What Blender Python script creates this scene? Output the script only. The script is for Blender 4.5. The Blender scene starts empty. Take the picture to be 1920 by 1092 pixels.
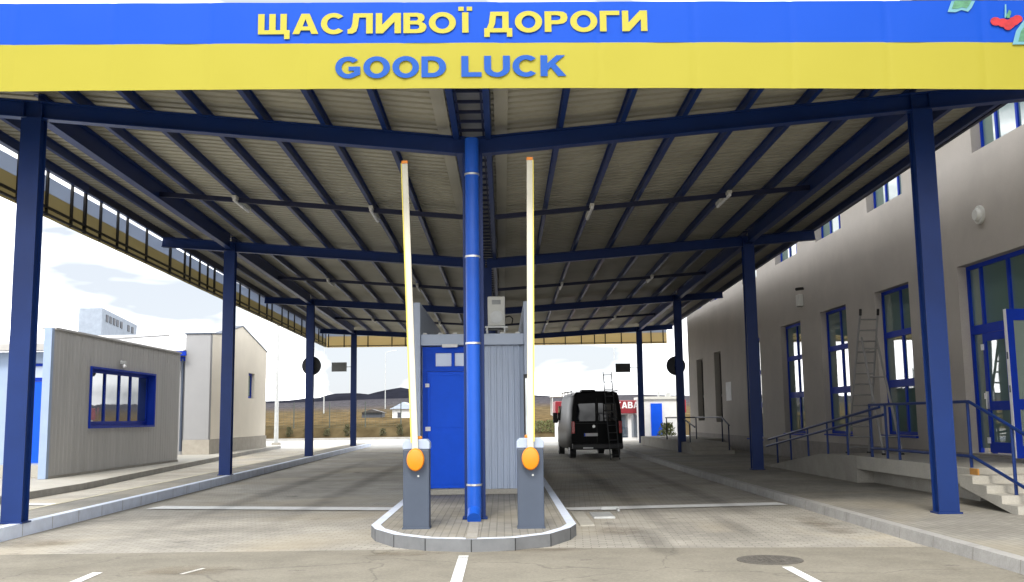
import bpy, math, random
from mathutils import Vector, Matrix
random.seed(7)
sc = bpy.context.scene
COL = sc.collection
R = math.radians

# ------------------------------------------------------------------ materials
def mat(name, col, rough=0.6, metal=0.0, var=0.12, scale=3.0, bump=0.0, bscale=40.0, spec=0.5, stain=0.0, stretch=(1, 1, 1), crack=False):
    """Principled surface whose own colour varies a little (wear, dust) with a fine bump."""
    m = bpy.data.materials.new(name); m.use_nodes = True
    nt = m.node_tree; N = nt.nodes; L = nt.links
    b = N['Principled BSDF']
    b.inputs['Roughness'].default_value = rough; b.inputs['Metallic'].default_value = metal
    b.inputs['Specular IOR Level'].default_value = spec
    tc = N.new('ShaderNodeTexCoord'); mp = N.new('ShaderNodeMapping'); mp.inputs['Scale'].default_value = stretch
    L.new(tc.outputs['Object'], mp.inputs['Vector'])
    n1 = N.new('ShaderNodeTexNoise'); n1.inputs['Scale'].default_value = scale; n1.inputs['Detail'].default_value = 6
    n1.inputs['Roughness'].default_value = 0.65
    L.new(mp.outputs['Vector'], n1.inputs['Vector'])
    r = N.new('ShaderNodeMapRange'); r.inputs['From Min'].default_value = 0.3; r.inputs['From Max'].default_value = 0.7
    r.inputs['To Min'].default_value = 1 - var; r.inputs['To Max'].default_value = 1 + var
    L.new(n1.outputs['Fac'], r.inputs['Value'])
    mx = N.new('ShaderNodeVectorMath'); mx.operation = 'SCALE'; mx.inputs[0].default_value = col[:3]
    L.new(r.outputs['Result'], mx.inputs['Scale'])
    out = mx.outputs['Vector']
    if stain > 0:
        n2 = N.new('ShaderNodeTexNoise'); n2.inputs['Scale'].default_value = scale * 0.23; n2.inputs['Detail'].default_value = 8
        n2.inputs['Roughness'].default_value = 0.7
        L.new(mp.outputs['Vector'], n2.inputs['Vector'])
        r2 = N.new('ShaderNodeMapRange'); r2.inputs['From Min'].default_value = 0.52; r2.inputs['From Max'].default_value = 0.7
        r2.inputs['To Max'].default_value = stain
        L.new(n2.outputs['Fac'], r2.inputs['Value'])
        mm = N.new('ShaderNodeMix'); mm.data_type = 'RGBA'; L.new(r2.outputs['Result'], mm.inputs['Factor'])
        L.new(out, mm.inputs['A']); mm.inputs['B'].default_value = (col[0]*.45, col[1]*.43, col[2]*.38, 1)
        out = mm.outputs['Result']
    L.new(out, b.inputs['Base Color'])
    if bump > 0:
        n3 = N.new('ShaderNodeTexNoise'); n3.inputs['Scale'].default_value = bscale; n3.inputs['Detail'].default_value = 4
        L.new(mp.outputs['Vector'], n3.inputs['Vector'])
        n3.inputs['Roughness'].default_value = .75
        r4 = N.new('ShaderNodeMapRange'); r4.inputs['From Min'].default_value = .3; r4.inputs['From Max'].default_value = .7; r4.inputs['To Min'].default_value = 1-.55*bump; r4.inputs['To Max'].default_value = 1+.55*bump
        L.new(n3.outputs['Fac'], r4.inputs['Value'])
        m4 = N.new('ShaderNodeVectorMath'); m4.operation = 'SCALE'; L.new(out, m4.inputs[0]); L.new(r4.outputs['Result'], m4.inputs['Scale']); out = m4.outputs['Vector']
        if crack:
            wv = N.new('ShaderNodeTexNoise'); wv.inputs['Scale'].default_value = 1.3; wv.inputs['Detail'].default_value = 5; L.new(mp.outputs['Vector'], wv.inputs['Vector'])
            ad = N.new('ShaderNodeVectorMath'); ad.operation = 'MULTIPLY_ADD'; L.new(wv.outputs['Color'], ad.inputs[0]); ad.inputs[1].default_value = (1.1, 1.1, 0); L.new(mp.outputs['Vector'], ad.inputs[2])
            vo = N.new('ShaderNodeTexVoronoi'); vo.feature = 'DISTANCE_TO_EDGE'; vo.inputs['Scale'].default_value = .33; L.new(ad.outputs['Vector'], vo.inputs['Vector'])
            r5 = N.new('ShaderNodeMapRange'); r5.inputs['From Min'].default_value = .0; r5.inputs['From Max'].default_value = .006; r5.inputs['To Min'].default_value = .68; r5.inputs['To Max'].default_value = 1; L.new(vo.outputs['Distance'], r5.inputs['Value'])
            m5 = N.new('ShaderNodeVectorMath'); m5.operation = 'SCALE'; L.new(out, m5.inputs[0]); L.new(r5.outputs['Result'], m5.inputs['Scale']); out = m5.outputs['Vector']
        L.new(out, b.inputs['Base Color'])
        bp = N.new('ShaderNodeBump'); bp.inputs['Strength'].default_value = bump; bp.inputs['Distance'].default_value = 0.02
        L.new(n3.outputs['Fac'], bp.inputs['Height']); L.new(bp.outputs['Normal'], b.inputs['Normal'])
    return m

def paving(name, c1, c2, mortar, rot=0.0, bw=0.2, bh=0.1):
    m = bpy.data.materials.new(name); m.use_nodes = True
    nt = m.node_tree; N = nt.nodes; L = nt.links; b = N['Principled BSDF']; b.inputs['Roughness'].default_value = 0.85
    b.inputs['Specular IOR Level'].default_value = 0.3
    tc = N.new('ShaderNodeTexCoord'); mp = N.new('ShaderNodeMapping'); mp.inputs['Rotation'].default_value = (0, 0, rot)
    L.new(tc.outputs['Object'], mp.inputs['Vector'])
    br = N.new('ShaderNodeTexBrick'); br.inputs['Scale'].default_value = 1.0
    br.inputs['Brick Width'].default_value = bw; br.inputs['Row Height'].default_value = bh
    br.inputs['Mortar Size'].default_value = 0.007; br.inputs['Mortar Smooth'].default_value = 0.3
    br.inputs['Color1'].default_value = (*c1, 1); br.inputs['Color2'].default_value = (*c2, 1); br.inputs['Mortar'].default_value = (*mortar, 1)
    L.new(mp.outputs['Vector'], br.inputs['Vector'])
    n = N.new('ShaderNodeTexNoise'); n.inputs['Scale'].default_value = 0.55; n.inputs['Detail'].default_value = 9; n.inputs['Roughness'].default_value = 0.7
    L.new(tc.outputs['Object'], n.inputs['Vector'])
    r = N.new('ShaderNodeMapRange'); r.inputs['From Min'].default_value = 0.3; r.inputs['From Max'].default_value = 0.7
    r.inputs['To Min'].default_value = 0.68; r.inputs['To Max'].default_value = 1.28
    L.new(n.outputs['Fac'], r.inputs['Value'])
    v = N.new('ShaderNodeVectorMath'); v.operation = 'SCALE'; L.new(br.outputs['Color'], v.inputs[0]); L.new(r.outputs['Result'], v.inputs['Scale'])
    # sandy dust drifts
    n2 = N.new('ShaderNodeTexNoise'); n2.inputs['Scale'].default_value = 0.3; n2.inputs['Detail'].default_value = 8; n2.inputs['Distortion'].default_value = 0.8
    L.new(tc.outputs['Object'], n2.inputs['Vector'])
    r2 = N.new('ShaderNodeMapRange'); r2.inputs['From Min'].default_value = 0.5; r2.inputs['From Max'].default_value = 0.72; r2.inputs['To Max'].default_value = 0.6
    L.new(n2.outputs['Fac'], r2.inputs['Value'])
    mm = N.new('ShaderNodeMix'); mm.data_type = 'RGBA'; L.new(r2.outputs['Result'], mm.inputs['Factor']); L.new(v.outputs['Vector'], mm.inputs['A'])
    mm.inputs['B'].default_value = (c1[0]*1.18, c1[1]*1.08, c1[2]*.9, 1)
    L.new(mm.outputs['Result'], b.inputs['Base Color'])
    bp = N.new('ShaderNodeBump'); bp.inputs['Strength'].default_value = 0.5; bp.inputs['Distance'].default_value = 0.004; bp.invert = True
    L.new(br.outputs['Fac'], bp.inputs['Height']); L.new(bp.outputs['Normal'], b.inputs['Normal'])
    return m

def glass_mat(name, tint, ior=2.1, rough=0.02):
    m = bpy.data.materials.new(name); m.use_nodes = True; b = m.node_tree.nodes['Principled BSDF']
    N = m.node_tree.nodes; L = m.node_tree.links
    b.inputs['Base Color'].default_value = (*tint, 1); b.inputs['Roughness'].default_value = rough; b.inputs['IOR'].default_value = ior
    n = N.new('ShaderNodeTexNoise'); n.inputs['Scale'].default_value = 0.9; tc = N.new('ShaderNodeTexCoord'); L.new(tc.outputs['Object'], n.inputs['Vector'])
    bp = N.new('ShaderNodeBump'); bp.inputs['Strength'].default_value = 0.06; bp.inputs['Distance'].default_value = 0.05
    L.new(n.outputs['Fac'], bp.inputs['Height']); L.new(bp.outputs['Normal'], b.inputs['Normal'])
    return m

def fabric_mat(name, col, trans=0.45):
    """printed PVC banner: daylight comes through it"""
    m = bpy.data.materials.new(name); m.use_nodes = True; nt = m.node_tree; N = nt.nodes; L = nt.links
    b = N['Principled BSDF']; b.inputs['Roughness'].default_value = 0.55; b.inputs['Specular IOR Level'].default_value = 0.2; b.inputs['Base Color'].default_value = (*col, 1)
    t = N.new('ShaderNodeBsdfTranslucent'); t.inputs['Color'].default_value = (*col, 1)
    x = N.new('ShaderNodeMixShader'); x.inputs[0].default_value = trans
    L.new(b.outputs[0], x.inputs[1]); L.new(t.outputs[0], x.inputs[2]); L.new(x.outputs[0], N['Material Output'].inputs['Surface'])
    tc = N.new('ShaderNodeTexCoord'); mp = N.new('ShaderNodeMapping'); mp.inputs['Scale'].default_value = (1.1, 1.1, 0.5)
    n = N.new('ShaderNodeTexNoise'); n.inputs['Scale'].default_value = 1.6; n.inputs['Detail'].default_value = 3
    L.new(tc.outputs['Object'], mp.inputs['Vector']); L.new(mp.outputs['Vector'], n.inputs['Vector'])
    bp = N.new('ShaderNodeBump'); bp.inputs['Strength'].default_value = 0.25; bp.inputs['Distance'].default_value = 0.06
    L.new(n.outputs['Fac'], bp.inputs['Height']); L.new(bp.outputs['Normal'], b.inputs['Normal'])
    return m

M = {}
M['navy'] = mat('navy_paint', (.006, .026, .130), .40, var=.12, scale=1.2, bump=.02, spec=.28)
M['navy_shaded'] = mat('navy_paint_shaded', (.005, .010, .045), .5, var=.15, scale=1.2)  # darker copy of the navy paint; canopy shade is put into its colour
M['pipe'] = mat('blue_pipe_paint', (.012, .092, .50), .36, var=.06, spec=.3)
M['blue'] = mat('blue_door_paint', (.006, .088, .70), .45, var=.06, spec=.15)
M['blue_frame'] = mat('blue_frame_paint', (.005, .032, .34), .55, var=.08, spec=.12)
M['roof'] = mat('roof_sheet_metal', (.385, .37, .30), .55, var=.12, scale=.8, spec=.3)
M['galv'] = mat('galvanised_steel', (.48, .49, .48), .45, metal=.4, var=.15)
M['lightgrey'] = mat('pale_grey_cladding', (.37, .43, .54), .5, var=.05, scale=1.5, stretch=(1, 1, .3))
M['clad'] = mat('grey_ribbed_cladding', (.385, .375, .36), .5, var=.12, scale=2.2, stretch=(1, 1, .08))
M['paleblue'] = mat('pale_blue_render', (.29, .37, .52), .7, var=.05)
M['render'] = mat('beige_render', (.40, .365, .325), .9, var=.08, scale=.7, bump=.15, bscale=60)
M['render_lit'] = mat('lit_gable_render', (.74, .68, .57), .9, var=.05, scale=.6, bump=.1)  # warm bounced light on the gable side is put into this colour
M['render_g'] = mat('grey_white_render', (.30, .30, .305), .9, var=.05, scale=.6)
M['plinth'] = mat('grey_plinth', (.24, .22, .20), .9, var=.15, bump=.2)
M['white'] = mat('white_paint', (.72, .72, .72), .5, var=.06)
M['offwhite'] = mat('off_white_plastic', (.60, .60, .56), .5, var=.06)
M['roadpaint'] = mat('worn_road_paint', (.80, .80, .78), .7, var=.10, scale=7, stain=.25)
M['cabinet'] = mat('grey_barrier_paint', (.052, .068, .10), .5, var=.08)
M['orange'] = mat('orange_plastic', (.78, .235, .004), .4, var=.05)
M['yellow'] = mat('yellow_edge', (.75, .62, .08), .5, var=.06)
M['black'] = mat('black_trim', (.012, .012, .013), .5)
M['vanpaint'] = mat('black_van_paint', (.0016, .0016, .002), .32, var=.3, scale=2, spec=.05)
M['vanside'] = M['vanpaint']
M['rubber'] = mat('rubber', (.015, .015, .015), .8)
M['rim'] = mat('grey_wheel_rim', (.18, .18, .18), .4, metal=.5)
M['red_lens'] = mat('red_lens', (.45, .012, .012), .2)
M['ladder'] = mat('dull_aluminium', (.24, .235, .225), .5, metal=.3, var=.1)
M['alu'] = mat('aluminium', (.62, .62, .60), .35, metal=.7, var=.08)
M['concrete'] = mat('concrete', (.33, .31, .27), .9, var=.12, scale=2.5, bump=.25, stain=.35)
M['concrete_l'] = mat('light_concrete', (.40, .38, .33), .9, var=.10, scale=2.0, bump=.25, stain=.3)
M['kerb'] = mat('kerb_stone', (.34, .33, .31), .85, var=.14, scale=4, bump=.2, stain=.3)
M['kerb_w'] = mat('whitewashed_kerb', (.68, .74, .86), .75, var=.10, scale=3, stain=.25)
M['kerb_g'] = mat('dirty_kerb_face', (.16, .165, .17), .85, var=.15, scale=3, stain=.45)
M['apron'] = mat('concrete_apron', (.225, .205, .162), .9, var=.16, scale=1.4, bump=.35, bscale=26, stain=.35, crack=True)
M['forecourt'] = mat('pale_asphalt', (.40, .39, .36), .9, var=.08, scale=1.5)
M['setts'] = paving('paving_setts', (.40, .375, .32), (.335, .315, .275), (.22, .205, .175), R(4))
M['setts_l'] = paving('pavement_setts', (.30, .285, .245), (.26, .245, .215), (.18, .17, .145), R(90))
M['iron'] = mat('rusty_cast_iron', (.11, .10, .085), .8, var=.3, scale=9, bump=.6, bscale=50)
M['glass'] = glass_mat('window_glass', (.13, .20, .175), 2.9)
M['glass_b'] = glass_mat('booth_glass', (.05, .08, .12), 3.8)
M['vanglass'] = glass_mat('tinted_van_glass', (.006, .007, .008), 1.4)
M['paleglass'] = glass_mat('pale_transom_glass', (.42, .50, .66), 1.6, .15)
M['ban_b'] = fabric_mat('blue_banner_fabric', (.005, .078, .52), .2)
M['ban_y'] = fabric_mat('yellow_banner_fabric', (.42, .375, .045), .2)
M['txt_y'] = mat('yellow_print', (.40, .36, .05), .55, var=.03, spec=.2)
M['txt_b'] = mat('blue_print', (.010, .075, .34), .55, var=.03, spec=.2)
M['leafprint'] = mat('green_print', (.07, .22, .12), .6, var=.4, scale=14)
M['leafedge'] = mat('pale_print', (.12, .30, .36), .6, var=.1)
M['berry'] = mat('red_print', (.42, .014, .02), .5, var=.3, scale=18)
M['dirt'] = mat('dry_soil', (.20, .145, .085), .95, var=.35, scale=1.5)
M['leaf'] = mat('olive_foliage', (.085, .10, .025), .7, var=.4, scale=4)
M['leaf_d'] = mat('dark_foliage', (.06, .06, .022), .7, var=.4, scale=4)
M['bark'] = mat('bark', (.10, .075, .05), .9)
M['hill'] = mat('far_hill_haze_tint', (.017, .018, .025), .95, var=.30, scale=.03, spec=0)  # bluish grey base colour carries the mild haze over the hills
M['redsign'] = mat('red_fascia', (.22, .014, .024), .4)
M['wood'] = mat('orange_plywood', (.42, .20, .04), .7, var=.2, scale=8)
M['signback'] = mat('grey_sign_back', (.035, .037, .04), .6)
M['signgrey'] = mat('mid_grey_sign_back', (.13, .135, .13), .6)
M['louvre'] = mat('dark_louvre', (.05, .055, .07), .6)
M['paper'] = mat('white_paper', (.7, .7, .7), .7)
M['fence'] = mat('dark_green_fence', (.05, .065, .055), .6)
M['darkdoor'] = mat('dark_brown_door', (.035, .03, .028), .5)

# ------------------------------------------------------------------ mesh builder
LOC = {}
class MB:
    def __init__(s): s.v = []; s.f = []; s.sm = False
    def add(s, vs, fs):
        o = len(s.v); s.v += [tuple(v) for v in vs]; s.f += [tuple(i + o for i in f) for f in fs]; return s
    def box(s, x0, x1, y0, y1, z0, z1):
        x0, x1 = min(x0, x1), max(x0, x1); y0, y1 = min(y0, y1), max(y0, y1); z0, z1 = min(z0, z1), max(z0, z1)
        return s.add([(x0,y0,z0),(x1,y0,z0),(x1,y1,z0),(x0,y1,z0),(x0,y0,z1),(x1,y0,z1),(x1,y1,z1),(x0,y1,z1)],
                     [(3,2,1,0),(4,5,6,7),(0,1,5,4),(1,2,6,5),(2,3,7,6),(3,0,4,7)])
    def bar(s, p, q, w, h, up=(0,0,1)):
        """box of section w x h from p to q"""
        p = Vector(p); q = Vector(q); d = (q - p).normalized(); u = Vector(up)
        a = d.cross(u).normalized(); b = a.cross(d).normalized()
        vs = []
        for c in (p, q):
            for i, j in ((-1,-1),(1,-1),(1,1),(-1,1)): vs.append(c + a*(w/2*i) + b*(h/2*j))
        return s.add(vs, [(3,2,1,0),(4,5,6,7),(0,1,5,4),(1,2,6,5),(2,3,7,6),(3,0,4,7)])
    def ibeam(s, p, q, w, h, tf=.018, tw=.014):
        """I section, p/q on the bottom face line"""
        p = Vector(p); q = Vector(q)
        z = Vector((0,0,1))
        s.bar(p+z*tf/2, q+z*tf/2, w, tf); s.bar(p+z*(h-tf/2), q+z*(h-tf/2), w, tf)
        s.bar(p+z*h/2, q+z*h/2, tw, h-2*tf)
        return s
    def tube(s, p, q, r, n=12, r2=None, cap=True):
        p = Vector(p); q = Vector(q); r2 = r if r2 is None else r2
        d = (q-p).normalized(); u = Vector((0,0,1)) if abs(d.z) < .9 else Vector((0,1,0))
        a = d.cross(u).normalized(); b = a.cross(d)
        vs = []
        for c, rr in ((p, r), (q, r2)):
            for k in range(n):
                t = 2*math.pi*k/n; vs.append(c + a*rr*math.cos(t) + b*rr*math.sin(t))
        fs = [(k, (k+1)%n, n+(k+1)%n, n+k) for k in range(n)]
        if cap: fs += [tuple(range(n-1,-1,-1)), tuple(range(n, 2*n))]
        return s.add(vs, fs)
    def prism(s, poly, fn, t0, t1):
        """poly: list of 2D points, fn(a,b,t) -> 3D"""
        n = len(poly)
        vs = [fn(a, b, t0) for a, b in poly] + [fn(a, b, t1) for a, b in poly]
        return s.add(vs, [tuple(range(n-1,-1,-1)), tuple(range(n,2*n))] + [(k,(k+1)%n,n+(k+1)%n,n+k) for k in range(n)])
    def build(s, name, m, parent=None, bevel=0.0, smooth=False):
        me = bpy.data.meshes.new(name)
        off = LOC.get(parent.name, Vector((0,0,0))) if parent else Vector((0,0,0))
        me.from_pydata([Vector(v)-off for v in s.v], [], s.f); me.update()
        import bmesh as _b
        bm = _b.new(); bm.from_mesh(me); _b.ops.recalc_face_normals(bm, faces=bm.faces); bm.to_mesh(me); bm.free()
        o = bpy.data.objects.new(name, me); COL.objects.link(o)
        if isinstance(m, str): m = M[m]
        me.materials.append(m)
        if smooth:
            for p in me.polygons: p.use_smooth = True
            sm = o.modifiers.new('edge', 'EDGE_SPLIT'); sm.split_angle = R(35)
        if bevel > 0:
            bv = o.modifiers.new('bevel', 'BEVEL'); bv.width = bevel; bv.segments = 2; bv.limit_method = 'ANGLE'
        if parent:
            o.parent = parent; LOC[o.name] = off
        return o

def thing(name, label, cat, loc=(0,0,0), group=None):
    o = bpy.data.objects.new(name, None); COL.objects.link(o); o.location = loc; o.empty_display_size = .3
    LOC[o.name] = Vector(loc); o['label'] = label; o['category'] = cat
    if group: o['group'] = group
    return o
def tag(o, label, cat, group=None):
    o['label'] = label; o['category'] = cat
    if group: o['group'] = group
    return o
def struct(name, mb, m, kind='structure'):
    o = mb.build(name, m); o['kind'] = kind; return o
def copy_tree(o, loc, label, parent=None):
    def cp(src, par):
        c = src.copy(); COL.objects.link(c)
        if par: c.parent = par
        for ch in list(src.children): cp(ch, c)
        return c
    r = cp(o, None); r.location = loc; r['label'] = label; return r

class Frame:
    """a vertical wall frame: origin, horizontal unit u, outward unit n"""
    def __init__(s, o, u, n): s.o = Vector(o); s.u = Vector(u); s.n = Vector(n)
    def pt(s, u, z, n): 
        p = s.o + s.u*u + s.n*n; return Vector((p.x, p.y, z))
    def box(s, mb, u0, u1, z0, z1, n0, n1):
        vs = [s.pt(u,z,n) for n in (n0,n1) for z in (z0,z1) for u in (u0,u1)]
        mb.add(vs, [(0,1,3,2),(4,6,7,5),(0,4,5,1),(2,3,7,6),(0,2,6,4),(1,5,7,3)])
        return mb

def wall(F, u0, u1, z0, z1, t, holes):
    """solid wall of thickness t with rectangular openings (front face at n=0)"""
    us = sorted({u0, u1, *[h[0] for h in holes], *[h[1] for h in holes]}); zs = sorted({z0, z1, *[h[2] for h in holes], *[h[3] for h in holes]})
    def solid(i, j):
        if i < 0 or j < 0 or i >= len(us)-1 or j >= len(zs)-1: return False
        cu = (us[i]+us[i+1])/2; cz = (zs[j]+zs[j+1])/2
        return not any(h[0] < cu < h[1] and h[2] < cz < h[3] for h in holes)
    mb = MB()
    for i in range(len(us)-1):
        for j in range(len(zs)-1):
            if not solid(i, j): continue
            a, b, c, d = us[i], us[i+1], zs[j], zs[j+1]
            q = lambda *pp: mb.add([F.pt(*p) for p in pp], [(0,1,2,3)])
            q((a,c,0),(b,c,0),(b,d,0),(a,d,0)); q((a,c,-t),(a,d,-t),(b,d,-t),(b,c,-t))
            if not solid(i-1, j): q((a,c,0),(a,d,0),(a,d,-t),(a,c,-t))
            if not solid(i+1, j): q((b,c,0),(b,c,-t),(b,d,-t),(b,d,0))
            if not solid(i, j-1): q((a,c,0),(a,c,-t),(b,c,-t),(b,c,0))
            if not solid(i, j+1): q((a,d,0),(b,d,0),(b,d,-t),(a,d,-t))
    return mb

def window(F, u0, u1, z0, z1, nm, trans, parent, depth=.18, fw=.07, fm='blue_frame', gm='glass', name='window', sill=False):
    """frame part with a pane sub-part; nm: mullion u positions, trans: (z, height)"""
    f = MB()
    g = .004
    a, b = -depth-.07, -depth
    F.box(f, u0+g, u1-g, z0+g, z0+fw, a, b); F.box(f, u0+g, u1-g, z1-fw, z1-g, a, b)
    F.box(f, u0+g, u0+fw, z0+fw, z1-fw, a, b); F.box(f, u1-fw, u1-g, z0+fw, z1-fw, a, b)
    for u in nm: F.box(f, u-fw*.55, u+fw*.55, z0+fw, z1-fw, a+.004, b-.004)
    for z, h in trans: F.box(f, u0+fw, u1-fw, z-h/2, z+h/2, a+.008, b+.004)
    fo = f.build(name, fm, parent)
    F.box(p := MB(), u0+fw*.5, u1-fw*.5, z0+fw*.5, z1-fw*.5, a+.02, a+.03).build('pane', gm, fo)
    if sill:
        F.box(s := MB(), u0-.03, u1+.03, z0-.05, z0-.003, -depth, .06).build('sill', fm, fo)
    return fo

# ------------------------------------------------------------------ canopy geometry (rows spread a little towards the far end)
XC = -.42
CD = [14.65, 26.73, 39.88, 54.1]
Y0, Y1 = 11.98, 56.75
def K(y): return 1 + .00395*(y - 14.65)
def XL(y): return XC - 6.67*K(y)
def XR(y): return XC + 6.88*K(y)
OV = 1.87
def zc(y):
    ys = CD; zs = [5.56, 5.64, 5.72, 5.75]
    if y <= ys[0]: return zs[0]
    for i in range(3):
        if y <= ys[i+1]:
            t = (y-ys[i])/(ys[i+1]-ys[i]); return zs[i]+t*(zs[i+1]-zs[i])
    return zs[3]
def zb(x, y):
    h = (XC - XL(y)) if x < XC else (XR(y) - XC)
    t = abs(x-XC)/h
    return zc(y) + (6.2 - zc(y))*t
BH = .27; PH = .19
YB = [Y0, 14.65, 26.73, 39.88, 54.1, Y1]

canopy = thing('canopy', 'long navy steel canopy with butterfly roof of corrugated sheets over the checkpoint lanes', 'canopy', (XC, 14.65, 0))

def column(x, y, z0, z1, name='column'):
    b = MB(); w, d = .30, .22
    b.box(x-w/2, x+w/2, y-d/2, y-d/2+.016, z0, z1); b.box(x-w/2, x+w/2, y+d/2-.016, y+d/2, z0, z1)
    b.box(x-w*.36, x+w*.36, y-d/2+.016, y+d/2-.016, z0, z1)
    c = b.build(name, 'navy', canopy)
    MB().box(x-w/2-.03, x+w/2+.03, y-d/2-.03, y+d/2+.03, z0-.004, z0+.02).build('base_plate', 'navy', c)
    return c
for i, D in enumerate(CD):
    column(XL(D), D, .18, 6.2)
    column(XR(D), D, .135, 6.2)
    column(XC, D, .155 if i < 1 else .16, zc(D)+.02)
for D in CD:
    for s in (-1, 1):
        xe = (XL(D)-OV) if s < 0 else (XR(D)+OV)
        b = MB(); p = (XC+.02*s, D, zc(D)); q = (xe, D, zb(xe, D))
        b.ibeam(p, q, .18, BH)
        xc = XL(D) if s < 0 else XR(D)
        for xx in (xc-.14, xc+.14): b.box(xx-.007, xx+.007, D-.085, D+.085, zb(xx, D)+.012, zb(xx, D)+BH-.012)
        b.build('beam', 'navy', canopy)

# purlins: Z sections lying on the beams
offs = [1.33+.94*k for k in range(6)] + [7.75, 8.52]
def purlin(fx, name='purlin', w=.075, h=PH, dz=BH, m='navy'):
    b = MB()
    for y0, y1 in zip(YB[:-1], YB[1:]):
        p = Vector((fx(y0), y0, zb(fx(y0), y0)+dz)); q = Vector((fx(y1), y1, zb(fx(y1), y1)+dz))
        z = Vector((0,0,1)); xx = Vector((1,0,0))
        b.bar(p+z*.006, q+z*.006, w, .012); b.bar(p+z*(h-.006), q+z*(h-.006), w, .012)
        b.bar(p+z*h/2, q+z*h/2, .012, h-.024)
    return b.build(name, m, canopy)
for o in offs:
    purlin(lambda y, o=o: XC - o*K(y)*(6.67/6.7)); purlin(lambda y, o=o: XC + o*K(y)*(6.88/6.8))
# longitudinal eaves beams along the column rows
for fx in (XL, XR):
    b = MB()
    for y0, y1 in zip(CD[:-1], CD[1:]):
        e = .10
        b.ibeam((fx(y0), y0+e, zb(fx(y0), y0)+.05), (fx(y1), y1-e, zb(fx(y1), y1)+.05), .16, .38)
    b.build('eaves_beam', 'navy', canopy)
# outer edge channels
for s in (-1, 1):
    fx = (lambda y: XL(y)-OV-.02) if s < 0 else (lambda y: XR(y)+OV+.02)
    b = MB()
    for y0, y1 in zip(YB[:-1], YB[1:]):
        b.bar((fx(y0), y0, zb(fx(y0), y0)+BH+.115), (fx(y1), y1, zb(fx(y1), y1)+BH+.115), .07, .22)
    b.build('edge_channel', 'navy_shaded', canopy)
# thin ties in the middle of each bay
for D in (20.6, 33.2, 46.8):
    for s in (-1, 1):
        xe = (XL(D)) if s < 0 else XR(D)
        MB().bar((XC+.3*s, D, zb(XC+.3*s, D)+.20), (xe, D, zb(xe, D)+.20), .06, .10).build('tie', 'navy_shaded', canopy)
# roof sheets, corrugations running across
def roof(s):
    b = MB(); prof = [(0,0),(.15,0),(.165,.06),(.24,.06)]
    y = Y0; rows = []
    n = int((Y1-Y0)/.255)
    for k in range(n+1):
        for dy, dz in prof:
            yy = Y0 + k*.255 + dy
            if yy > Y1: break
            xi = XC + .30*s; xe = (XL(yy)-OV-.05) if s < 0 else (XR(yy)+OV+.05)
            rows.append(((xi, yy, zb(xi, yy)+BH+PH+.003+dz), (xe, yy, zb(xe, yy)+BH+PH+.003+dz)))
    vs = [p for r_ in rows for p in r_] + [(p[0], p[1], p[2]+.05) for r_ in rows for p in r_]
    m_ = len(rows); fs = [(2*i, 2*i+1, 2*i+3, 2*i+2) for i in range(m_-1)]
    fs += [(2*m_+2*i, 2*m_+2*i+2, 2*m_+2*i+3, 2*m_+2*i+1) for i in range(m_-1)]
    b.add(vs, fs); b.build('roof_sheet', 'roof', canopy)
roof(-1); roof(1)
# central gutter with its two channel beams and rungs
for s in (-1, 1):
    b = MB(); f = MB()
    for y0, y1 in zip(YB[:-1], YB[1:]):
        b.bar((XC+.24*s, y0, zc(y0)+.40), (XC+.24*s, y1, zc(y1)+.40), .09, .30)
        f.bar((XC+.44*s, y0, zc(y0)+.47), (XC+.44*s, y1, zc(y1)+.47), .20, .02)
    b.build('gutter_beam', 'navy', canopy); f.build('flashing', 'roof', canopy)
b = MB(); g = MB()
y = Y0+.15
while y < Y1:
    if min(abs(y-d) for d in CD) > .15: b.box(XC-.195, XC+.195, y-.02, y+.02, zc(y)+.30, zc(y)+.34)
    y += .45
for sx in (-.17, .17):
    for y0, y1 in zip(YB[:-1], YB[1:]): b.bar((XC+sx, y0, zc(y0)+.325), (XC+sx, y1, zc(y1)+.325), .03, .03)
b.build('gutter_lattice', 'navy_shaded', canopy)
for y0, y1 in zip(YB[:-1], YB[1:]): g.bar((XC, y0, zc(y0)+.60), (XC, y1, zc(y1)+.60), .95, .015)
g.build('gutter', 'galv', canopy)
# rain pipe on the first middle column
b = MB(); b.tube((XC-.005, 14.40, .27), (XC-.005, 14.40, 5.75), .102, 24); b.tube((XC-.005, 14.40, .30), (XC-.005, 14.20, .185), .10, 20)
pipe = b.build('downpipe', 'pipe', canopy, smooth=True)
for z in (5.2, 3.96, 2.68, .65): MB().tube((XC-.005, 14.40, z-.014), (XC-.005, 14.40, z+.014), .112, 24).build('clamp', 'alu', pipe)
# frame that carries the left banner
PY = [12.2,13.2,14.1,15.2,16.1,16.9,18.3,19.55,20.77,21.49,22.4,23.49,24.14,25.59,27.6,29.0,29.55,30.59,31.51,32.34,33.71,35.88,37.35,39.12,40.56,41.57,43.73,45.2,46.74,48.73,50.0,50.88,52.6,54.0,55.4,56.6]
ZB = 5.72
def XE(y): return XL(y)-OV
b = MB()
for k, y in enumerate(PY):
    w = .10 if k % 5 == 4 else .06
    b.box(XE(y)-.07, XE(y)-.02, y-w/2, y+w/2, ZB+.02, 6.66)
for z in (ZB+.06, ZB+.2): b.bar((XE(Y0)-.045, Y0, z), (XE(Y1)-.045, Y1, z), .045, .045)
b.build('banner_frame', 'black', canopy)
b = MB()
for x in (-10.0,-9.1,-8.5,-7.73,-6.35,-5.58,-4.4,-3.2,-2.1,-.9,.3,1.3,2.41,3.64,4.57,5.33,5.95,6.88,8.0,8.6,9.3):
    b.box(x-.03, x+.03, Y1+.03, Y1+.08, ZB+.02, 6.5)
b.bar((XE(Y1), Y1+.055, ZB+.08), (XR(Y1)+OV, Y1+.055, ZB+.08), .045, .045)
b.build('banner_frame', 'black', canopy)
b = MB()
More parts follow.
